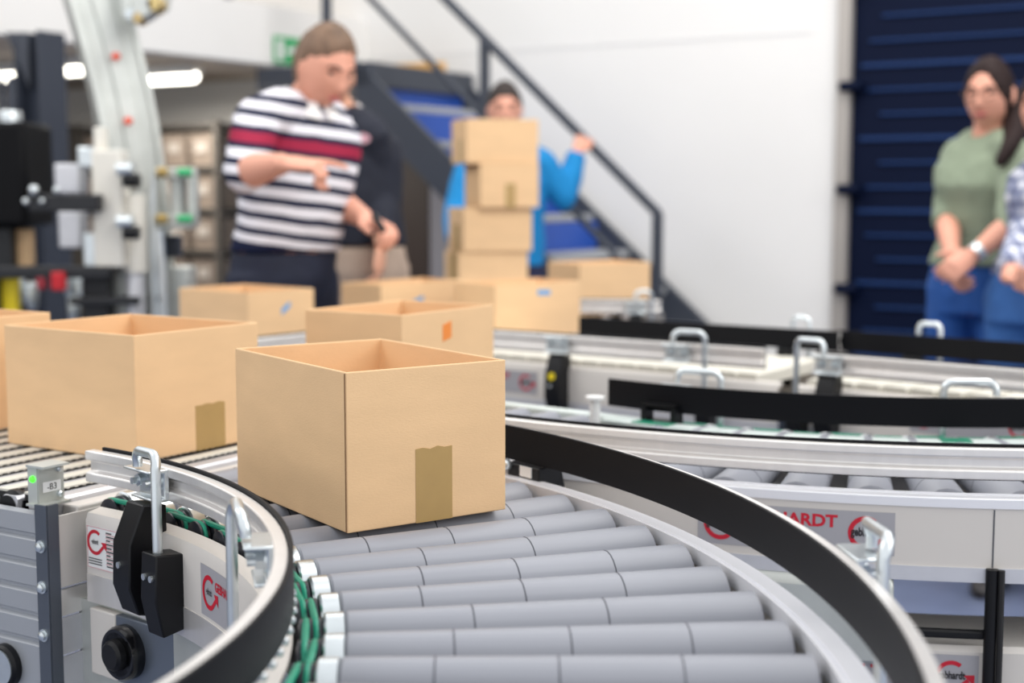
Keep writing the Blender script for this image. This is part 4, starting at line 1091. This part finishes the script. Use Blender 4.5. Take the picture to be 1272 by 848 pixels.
# --- man in blue at the handrail
J = dict(pel=at(630, 318, 6.62), nk=at(630, 181, 6.62), **{'sh1': at(584, 203, 6.64), 'sh-1': at(675, 205, 6.60), 'el1': at(567, 262, 6.52), 'wr1': at(566, 300, 6.32), 'el-1': at(700, 246, 6.62), 'wr-1': at(717, 188, 6.70)})
hT = head_T(at(627, 137, 6.58), -88, 6)
o, S, F3 = person('person in a bright blue sweater behind the box stack, one hand up on the handrail', J, (0, -1), hT, MAN, SKIN,
                  {1: (V((0, -.5, -.9)), V((1, 0, 0)), 1, (25, 25, 25, 25)), -1: (at(729, 158, 6.74) - J['wr-1'], V((.1, 1, -.1)), -1, (78, 78, 78, 78), 45, .84)},
                  mat('bright_blue_knit', (6, 126, 188), .85, 0, .06, 14), mat('navy_trousers', (38, 42, 72), .85), sleeve=(.97, .97), hem=-.10, hs=1.06, aw=1.05)
hair(hT, mat('black_brown_hair', (48, 38, 34), .7, 0, .2, 30), o, s=1.06, thick=.09, line=.50); face(hT, o, s=1.06, brow=mat('dark_brow', (46, 34, 28), .8))

# --- woman in the green top
J = dict(pel=at(1214, 346, 4.72), nk=at(1228, 170, 4.70), **{'sh1': at(1190, 193, 4.83), 'sh-1': at(1262, 194, 4.58), 'el1': at(1176, 270, 4.72), 'wr1': at(1184, 326, 4.50), 'el-1': at(1257, 278, 4.42), 'wr-1': at(1207, 318, 4.40)})
hT = head_T(at(1229, 118, 4.68), -128, 6, 0)
o, S, F3 = person('person with long dark ponytail and glasses in a sage green top, hands clasped', J, (-.62, -.78), hT, WOM, SKIN,
                  {1: (at(1188, 352, 4.42) - J['wr1'], V((.5, .1, .1)), 1, (30, 32, 34, 36), 25, .92), -1: (at(1178, 338, 4.36) - J['wr-1'], V((-.2, .9, -.5)), -1, (30, 32, 34, 36), 25, .92)},
                  mat('sage_green_knit', (138, 150, 128), .9, 0, .05, 12), mat('blue_jeans', (34, 84, 156), .8, 0, .10, 14), sleeve=(.56, .56), hem=.0, hs=1.0, aw=.86, s=.95, legw=.92, fold=.016)
HD = mat('very_dark_brown_hair', (40, 28, 27), .7, 0, .2, 30, spec=.2)
hair(hT, HD, o, s=1.0, thick=.07, line=.58, long=True); face(hT, o, glasses=True)
b = MB(); pts = [hT @ V((-.0, -.09, .03)), at(1258, 128, 4.72), at(1263, 152, 4.66), at(1256, 178, 4.54), at(1243, 200, 4.50)]
b.tube(cat(pts, 5), [.03 + .022 * sin(pi * min(1, k / 14)) - .012 * max(0, (k - 14) / 6) for k in range(21)], 14, round_end=True); b.build('ponytail', HD, o)
b = MB(); q = lerp(J['wr-1'], J['el-1'], .14); dd = (J['el-1'] - J['wr-1']).normalized(); b.tube([q - dd * .012, q + dd * .012], .030, 20); b.build('wristwatch', STEEL, o)

# --- woman in the plaid shirt at the picture's edge
J = dict(pel=at(1294, 358, 4.36), nk=at(1330, 184, 4.36), **{'sh1': at(1304, 224, 4.46), 'sh-1': at(1374, 216, 4.26), 'el1': at(1272, 300, 4.30), 'wr1': at(1254, 344, 4.12), 'el-1': at(1350, 300, 4.14), 'wr-1': at(1300, 345, 4.08)})
hT = head_T(at(1300, 132, 4.34), -128, 6)
o, S, F3 = person('person in a blue grey plaid shirt and jeans, cut off by the right picture edge', J, (-.62, -.78), hT, WOM, SKIN,
                  {1: (at(1274, 346, 4.06) - J['wr1'], V((0, .6, -.8)), 1, (30, 32, 34, 36), 25, .92), -1: (at(1272, 352, 4.0) - J['wr-1'], V((0, .9, .3)), -1, (30, 32, 34, 36), 25, .92)},
                  plaid_mat(), mat('mid_blue_jeans', (52, 100, 164), .8, 0, .12, 14), sleeve=(.92, .92), hem=-.02, aw=.90, s=.95, legw=.94, fold=.014)
hair(hT, HD, o, thick=.07, line=.58, long=True); face(hT, o)
